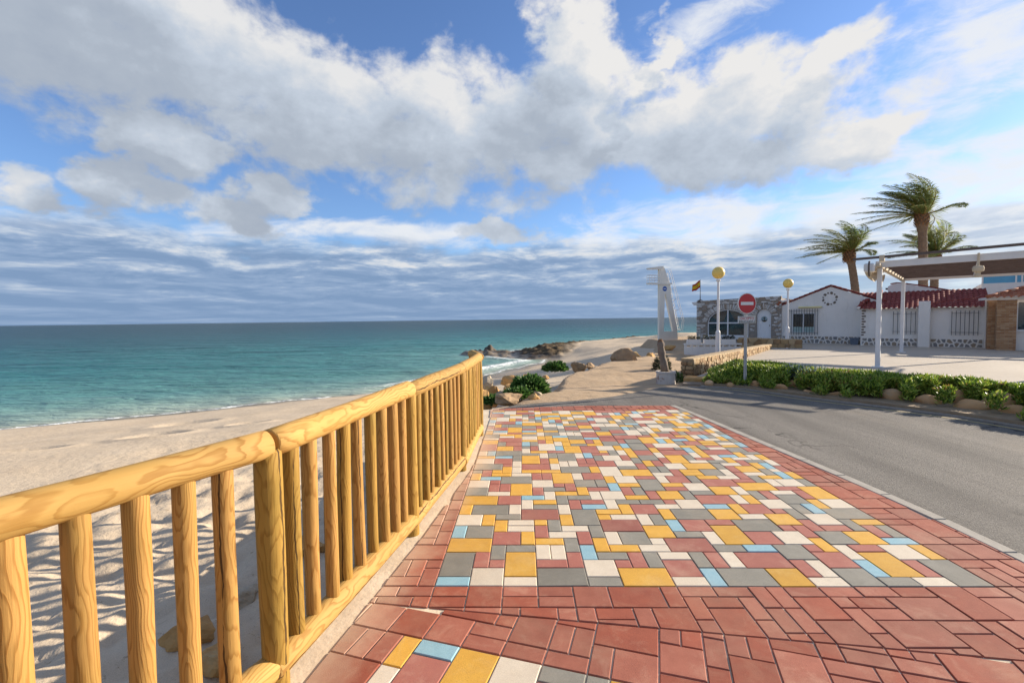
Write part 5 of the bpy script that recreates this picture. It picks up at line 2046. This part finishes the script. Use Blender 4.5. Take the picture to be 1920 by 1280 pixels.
# rolled canvas swag hanging along the side beam
sw = MB()
ns, nt = 28, 10
for i in range(ns + 1):
    u = i / ns
    y = -.55 + u * 3.6
    lobe = abs(math.sin(math.pi * (u * 2.0))) ** .6
    drop = .10 + .40 * lobe * (1 - .25 * u)
    for j in range(nt + 1):
        a = math.pi * j / nt
        sw.v.append((-.16 - .16 * math.sin(a), y, 3.02 - drop * (j / nt) - .05 * math.sin(a)))
for i in range(ns):
    for j in range(nt):
        k0 = i * (nt + 1) + j
        sw.f.append((k0, k0 + 1, k0 + nt + 2, k0 + nt + 1))
        sw.mi.append(0)
swo = sw.build('canvas', M_canvas, pergola, smooth=True)
link('canvas', swo.data, None, pergola, Matrix.Translation((PL + .1, 0, 0)))
MB().tube([(-.16, -.75 + .12 * math.sin(a), 2.86 + .2 * math.cos(a)) for a in [math.pi * (.0 + k / 10) + math.pi for k in range(11)]], .025, 6).build('awning_arm', M_metal, pergola)
MB().box(-.30, -.06, -.70, -.42, 2.78, 3.02).build('motor_box', M_lampwhite, pergola, bevel=.03)
# spotlight hanging from the front beam
spot = empty('hanging_lantern', PF + PD * 2.05 + PN * -.10 + Vector((0, 0, 2.93)), pang, 'small cream lantern hanging from the front beam of the pergola', 'lantern')
MB().tube([(0, 0, .2), (0, 0, -.12)], .025, 8).build('hanger', M_canvas, spot)
MB().lathe([(0, -.12), (.10, -.14), (.12, -.20), (.11, -.28), (.05, -.30), (.05, -.36), (.075, -.38), (.06, -.43), (0, -.44)], 14).build('lamp_shade', M_canvas, spot)


# ------------------------------------------------------------------ palms
M_trunk = rough_mat('palm_trunk', (.25, .17, .11), (.17, .11, .075), 6, bump=.6, bscale=14, bdist=.04)
M_frond = leaf_mat('palm_frond', [(0, (.14, .21, .085)), (.5, (.26, .30, .10)), (.85, (.38, .35, .125)), (1, (.46, .32, .15))], .5, .3, .5)
M_rachis = rough_mat('palm_rachis', (.27, .22, .07), (.21, .16, .05), 5, bump=0)
M_boot = rough_mat('palm_boot', (.24, .13, .065), (.16, .085, .045), 9, bump=.5)


def palm(base, top, lean, tr, length, nf, label, seed, wind=1.0, droop=.68):
    r = random.Random(seed)
    o = empty('palm_tree', base, 0, label, 'palm tree', 'wind-blown palms behind the houses')
    B, T = Vector((0, 0, -.3)), Vector(top) - Vector(base)
    mb = MB()
    n = 60
    pts, rad = [], []
    for i in range(n + 1):
        u = i / n
        p = B.lerp(T, u) + Vector((lean * math.sin(u * math.pi), 0, 0))
        pts.append(p)
        f = tr * (1.18 - .25 * u) * (1 + .06 * ((i % 2) - .5))
        if u > .86:
            f *= 1 + .55 * math.sin((u - .86) / .14 * math.pi * .62)
        rad.append(f)
    mb.tube(pts, rad, 14)
    mb.build('trunk', M_trunk, o)
    bt = MB()
    for k in range(60):
        a = k * 2.4
        zz = T.z - tr * 3.2 + k / 60 * tr * 3.4
        rr = tr * 1.18
        c = Vector((T.x + rr * math.cos(a), T.y + rr * math.sin(a), zz))
        dq = Vector((math.cos(a), math.sin(a), 1.6)).normalized()
        bt.bar(c, c + dq * tr * 1.0, tr * .38, tr * .14, (math.cos(a), math.sin(a), 0))
    prop(bt.build('leaf_base', M_boot, o), kind='stuff')
    W = Vector((-1, -.28, 0)).normalized()
    for k in range(nf):
        az = k * 2.39996 + r.uniform(-.25, .25)
        elev = R(r.uniform(4, 80))
        d = Vector((math.cos(az) * math.cos(elev), math.sin(az) * math.cos(elev), math.sin(elev)))
        L = length * r.uniform(.82, 1.1)
        p = T + Vector((d.x, d.y, 0)) * tr * .8
        ns_ = 24
        path, tans = [p.copy()], []
        g = r.uniform(.7, 1.15) * droop
        wd = wind * r.uniform(.8, 1.2)
        for i in range(ns_):
            u = (i + .5) / ns_
            dd = (d + W * wd * (u ** 1.0) * 2.5 + Vector((0, 0, -1)) * g * u ** 1.5 * 1.5).normalized()
            p = p + dd * L / ns_
            path.append(p.copy())
            tans.append(dd)
        mb = MB()
        mb.tube(path[::2], [.040 * (1 - .85 * i / (len(path[::2]) - 1)) for i in range(len(path[::2]))], 5, mi=1)
        verts, faces, tone = [], [], []
        tone += [.5] * len(mb.v)
        tn = r.random() * .8
        for i in range(2, int(ns_ * 3.3)):
            u = i / (ns_ * 3.3)
            ii = min(int(u * ns_), ns_ - 1)
            fr_ = u * ns_ - ii
            q = path[ii].lerp(path[ii + 1], fr_)
            t_ = tans[ii]
            s_ = t_.cross(Vector((0, 0, 1)))
            s_ = s_.normalized() if s_.length > .05 else t_.orthogonal().normalized()
            up = s_.cross(t_).normalized()
            ll = length * .17 * (math.sin(math.pi * min(u * .93 + .07, 1)) ** .6) + .05
            for sg in (-1, 1):
                dl = (t_ * .75 + s_ * sg * .75 + up * .25 + W * .55 * wind + Vector((0, 0, -.42)) + Vector((r.gauss(0, .12), r.gauss(0, .12), r.gauss(0, .12)))).normalized()
                wv = dl.cross(up).normalized() * .026
                m2 = q + dl * ll * .55
                tp = q + dl * ll + Vector((0, 0, -.12 * ll))
                k0 = len(mb.v)
                mb.v += [tuple(q), tuple(m2 - wv), tuple(m2 + wv), tuple(tp)]
                mb.f += [(k0, k0 + 2, k0 + 1), (k0 + 1, k0 + 2, k0 + 3)]
                mb.mi += [0, 0]
                tone += [min(1, max(0, tn * .6 + r.random() * .4))] * 4
        me = mb.mesh('frond')
        at = me.attributes.new('tone', 'FLOAT', 'POINT')
        at.data.foreach_set('value', tone)
        link('frond', me, [M_frond, M_rachis], o)


palm((26.5, 36, 0), (25.86, 36, 6.35), .25, .26, 3.5, 28, 'left palm tree, fronds blown to the left, behind the gabled house', 3, wind=.85)
palm((28.95, 33, 0), (28.72, 33, 8.45), .1, .26, 4.2, 34, 'tallest palm tree with fronds streaming left above the pergola', 8, wind=1.0)
palm((34.05, 38, 0), (34.2, 38, 6.4), .1, .27, 3.5, 28, 'shorter palm tree half hidden behind the trunk of the tallest palm', 12, wind=.7)

# ------------------------------------------------------------------ lifeguard tower
tower = empty('lifeguard_tower', (10.35, 33., -.3), 0, 'tall white concrete lifeguard tower with a slanted leg, railed platform and ladder', 'lifeguard tower')
tower.rotation_euler = (0, 0, R(16))
tower.scale = (1.02, .34, 1)
M_tower = rough_mat('tower_white', (.86, .80, .70), (.80, .75, .66), 2.5, bump=.15)
M_blueb = rough_mat('emblem_blue', (.04, .12, .40), (.05, .15, .45), 5, bump=0)
tz = .3
outer = [(0, -.2), (1.48, -.2), (1.44, .72), (.90, 3.9 + tz), (.42, 5.0 + tz), (.30, 5.14 + tz), (0, 5.14 + tz)]
hole = [(.42, .86), (1.02, .86), (.46, 3.2 + tz)]
tm = MB()
# body as pieces round the triangular opening
tm.xz_prism([(0, -.2), (1.52, -.2), (1.44, .86), (0, .86)][::1], -.3, .3)
tm.xz_prism([(0, .862), (.36, .862), (.44, 3.5), (0, 3.5)], -.3, .3)
tm.xz_prism([(1.12, .862), (1.438, .862), (.925, 3.5), (.50, 3.5)], -.3, .3)
tm.xz_prism([(0, 3.502), (.924, 3.502), (.86, 4.1), (.42, 5.28), (.28, 5.42), (0, 5.40)], -.3, .3)
tm.build('body', M_tower, tower)
MB().xz_prism([(-.86, 5.22), (-.80, 5.20), (.15, 5.22), (.32, 5.44), (.05, 5.42), (-.86, 5.30)], -.45, .45).build('canopy', M_tower, tower)
MB().box(-.86, .95, -.5, .5, 4.16, 4.28).build('platform', M_tower, tower)
rl_ = MB()
for zz in (4.45, 4.62, 4.80):
    rl_.tube([(0, -.46, zz), (-.82, -.46, zz), (-.82, .46, zz), (0, .46, zz)], .016, 6)
for x in (-.82, -.62, -.42, -.22):
    for y in (-.46, .46):
        rl_.tube([(x, y, 4.28), (x, y, 4.80)], .012, 6)
rl_.build('railing', M_lampwhite, tower)
MB().lathe([(0, 0), (.17, 0), (.17, .02), (0, .02)], 24).build('emblem', M_blueb, tower, Matrix.Translation((.42, -.31, 3.86)) @ FACE)
MB().bar((.31, -.335, 3.86), (.53, -.335, 3.86), .01, .05).build('emblem_mark', M_tower, tower)
ld = MB()
a, b = Vector((.62, 0, 5.0)), Vector((1.62, 0, .9))
for y in (-.28, .28):
    ld.tube([a + Vector((.02, y, 0)), b + Vector((.02, y, 0))], .022, 6)
    ld.tube([a + Vector((.22, y, .25)), a + Vector((.34, y, .05)), b + Vector((.36, y, .75)), b + Vector((.24, y, .0))], .018, 6)
    for k in range(5):
        p = a.lerp(b, .12 + k * .18)
        ld.tube([p + Vector((.02, y, 0)), p + Vector((.33, y, .15))], .012, 5)
for k in range(18):
    p = a.lerp(b, (k + .5) / 18)
    ld.tube([p + Vector((.03, -.28, 0)), p + Vector((.03, .28, 0))], .016, 5)
ld.build('ladder', M_lampwhite, tower)

# ------------------------------------------------------------------ planter with dead palm stump
M_oldwhite = rough_mat('peeling_white', (.62, .58, .53), (.50, .45, .40), 5, bump=.5, c3=(.30, .17, .12), c3scale=4, c3lo=.6, c3hi=.68)
pot = empty('round_planter', (4.02, 12.2, -.20), 0, 'round whitewashed planter ring with peeling paint at the path edge', 'planter')
MB().lathe([(.25, -.1), (.245, .05), (.235, .285), (.255, .295), (.255, .345), (.205, .345), (.2, .30), (0, .30)], 26).build('ring', M_oldwhite, pot)
MB().lathe([(.2, .305), (.1, .34), (0, .33)], 18).build('soil', M_soil, pot)
stump = empty('palm_stump', (4.0, 12.2, .17), 0, 'dead leaning palm stump growing out of the white planter', 'tree stump')
pts = [(.0, 0, -.05), (-.03, 0, .2), (-.07, 0, .34), (-.09, 0, .46), (-.11, 0, .60), (-.115, 0, .68), (-.12, 0, .76)]
M_stump = rough_mat('stump_bark', (.28, .22, .17), (.17, .13, .1), 7, bump=.7, bscale=18, bdist=.03)
MB().tube(pts, [.105, .092, .078, .10, .078, .098, .070], 12).build('trunk', M_stump, stump, smooth=True)
MB().tube([(-.12, 0, .74), (-.125, 0, .82)], [.08, .045], 9).build('crown', M_boot, stump)
shrub('small_shrub', 4.45, 12.6, -.2, .16, .32, 500, M_bush, 'small dull green shrub between the planter and the low stone wall', seed=31, length=.07, width=.02)
shrub('dark_bush', 5.0, 15.6, -.25, .34, .55, 1400, leaf_mat('dark_leaf', [(0, (.02, .025, .015)), (1, (.06, .07, .04))]), 'dark dry bush behind the planter in front of the white wall', cat='bush', seed=32, length=.08, width=.02)

# ------------------------------------------------------------------ low walls left of the terrace
M_wallstone = [rough_mat('wall_stone_' + n, c, tuple(x * .75 for x in c), 7, bump=.5, bscale=20, bdist=.02) for n, c in (('ochre', (.42, .28, .14)), ('tan', (.48, .35, .20)), ('brown', (.33, .205, .105)))]


def rubble_wall(name, a, b, z0a, z1a, z0b, z1b, th, label, n, seed):
    """low wall from a to b; its stones are built one by one on both long faces and the top"""
    a, b = Vector(a), Vector(b)
    L = (b - a).length
    o = empty(name, (a.x, a.y, 0), math.atan2(b.y - a.y, b.x - a.x), label, 'wall')
    core = MB().add([(0, -th / 2 + .03, z0a), (L, -th / 2 + .03, z0b), (L, th / 2 - .03, z0b), (0, th / 2 - .03, z0a), (0, -th / 2 + .03, z1a - .03), (L, -th / 2 + .03, z1b - .03), (L, th / 2 - .03, z1b - .03), (0, th / 2 - .03, z1a - .03)],
                    [(0, 3, 2, 1), (4, 5, 6, 7), (0, 1, 5, 4), (1, 2, 6, 5), (2, 3, 7, 6), (3, 0, 4, 7)])
    core.build('wall_core', rough_mat('wall_mortar', (.36, .27, .17), (.28, .2, .12), 8), o)
    r = random.Random(seed)
    Hm = max(z1a - z0a, z1b - z0b)
    for side in (-1, 1):
        for p in voronoi_cells(L, 1.0, n, seed + side, .012):
            q = []
            for x, v in p:
                u = x / L
                lo, hi = z0a + (z0b - z0a) * u, z1a + (z1b - z1a) * u
                q.append((x, lo + v * (hi - lo)))
            if side < 0:
                MB().xz_prism(q, -th / 2 - r.uniform(0, .03), -th / 2 + .05).build('wall_stone', r.choice(M_wallstone), o)
            elif r.random() < .5:
                MB().xz_prism(q, th / 2 - .05, th / 2 + r.uniform(0, .03)).build('wall_stone', r.choice(M_wallstone), o)
    k = 0.
    while k < L:
        w = min(r.uniform(.3, .55), L - k)
        u = (k + w / 2) / L
        zt = z1a + (z1b - z1a) * u
        MB().box(k + .006, k + w - .006, -th / 2 - .01, th / 2 + .01, zt - .05, zt + .02).build('coping_stone', M_wallstone[1], o, bevel=.01)
        k += w
    # near end
    for j in range(6):
        zz = z0a + (z1a - z0a - .06) * j / 6
        m_ = r.uniform(-.07, .07)
        for ya, yb in ((-th / 2, m_), (m_, th / 2)):
            MB().box(-.05 - r.uniform(0, .03), .03, ya + .008, yb - .008, zz + .008, zz + (z1a - z0a - .06) / 6 - .008).build('wall_stone', r.choice(M_wallstone), o, bevel=.012)
    return o


rubble_wall('stone_wall', (4.78, 12.75), (12.1, 22.1), -.35, .40, -.1, .20, .32, 'low honey coloured rubble wall running from the steps to the stone house', 240, 3)
ww = empty('white_wall', (8.9, 24.0, -.6), -.12, 'low white garden wall with slotted top and planter boxes before the stone house', 'wall')
MB().box(0, 2.75, 0, .22, -.3, .62).build('base', M_white, ww)
for k in range(9):
    MB().box(k * .305, k * .305 + .09, .02, .2, .62, .72).build('slot_pier', M_white, ww)
MB().box(-.02, 2.78, -.02, .24, .72, .80).build('top_slab', M_white, ww)
for k, x in enumerate((.12, .95, 1.82)):
    t = empty('planter_box', ww.matrix_basis @ Vector((x, .0, .80)), -.12, ['left white planter box on the slotted wall', 'middle white planter box on the slotted wall', 'right white planter box on the slotted wall, behind the lamp pole'][k], 'planter', 'planter boxes on the slotted wall')
    MB().box(0, .66, .0, .24, .002, .20).build('box', M_white, t, bevel=.01)
    r_ = np.random.default_rng(60 + k)
    pts_ = np.stack([r_.uniform(.03, .63, 240), r_.uniform(.03, .21, 240), r_.uniform(.18, .34, 240)], 1)
    leaf_cloud('foliage', pts_, np.tile([0, 0, 1.], (240, 1)), .09, .03, MATS['dark_leaf'], t, .7, 60 + k)
rubble_wall('brown_wall', (11.6, 23.9), (13.9, 22.35), -.5, .46, -.2, .40, .3, 'shaded brown rubble wall behind the honey coloured wall', 34, 12)

# steps beside the bed
steps = empty('steps', (4.35, 10.95, 0), 0, 'three worn brown stone steps between the rubble wall and the green bed', 'steps')
sdir = Vector((.45, 1.0, 0)).normalized()
sang = math.atan2(sdir.y, sdir.x) - math.pi / 2
for k in range(3):
    c = Vector((0, .0, 0)) + sdir * (.1 + k * .42)
    MB().box(-.36, .36, -.20, .24, -.4, -.16 + k * .09).build('step', [M_rocko, M_rockg, M_rocko][k], steps, Matrix.Translation(c) @ Matrix.Rotation(sang, 4, 'Z'), bevel=.02)
# waste bin by the white house
bn = empty('waste_bin', hpt(8.28, -.32), HOUSE_A, 'small blue grey bin on the terrace where the two white houses meet', 'bin')
M_bin = rough_mat('bin_blue', (.14, .17, .22), (.11, .14, .18), 5, bump=0, rough=.5)
MB().add([(-.15, -.13, 0), (.15, -.13, 0), (.15, .13, 0), (-.15, .13, 0), (-.19, -.16, .32), (.19, -.16, .32), (.19, .16, .32), (-.19, .16, .32)], [(0, 3, 2, 1), (4, 5, 6, 7), (0, 1, 5, 4), (1, 2, 6, 5), (2, 3, 7, 6), (3, 0, 4, 7)]).build('body', M_bin, bn)
MB().box(-.20, .20, -.17, .17, .322, .36).build('lid', M_bin, bn, bevel=.01)
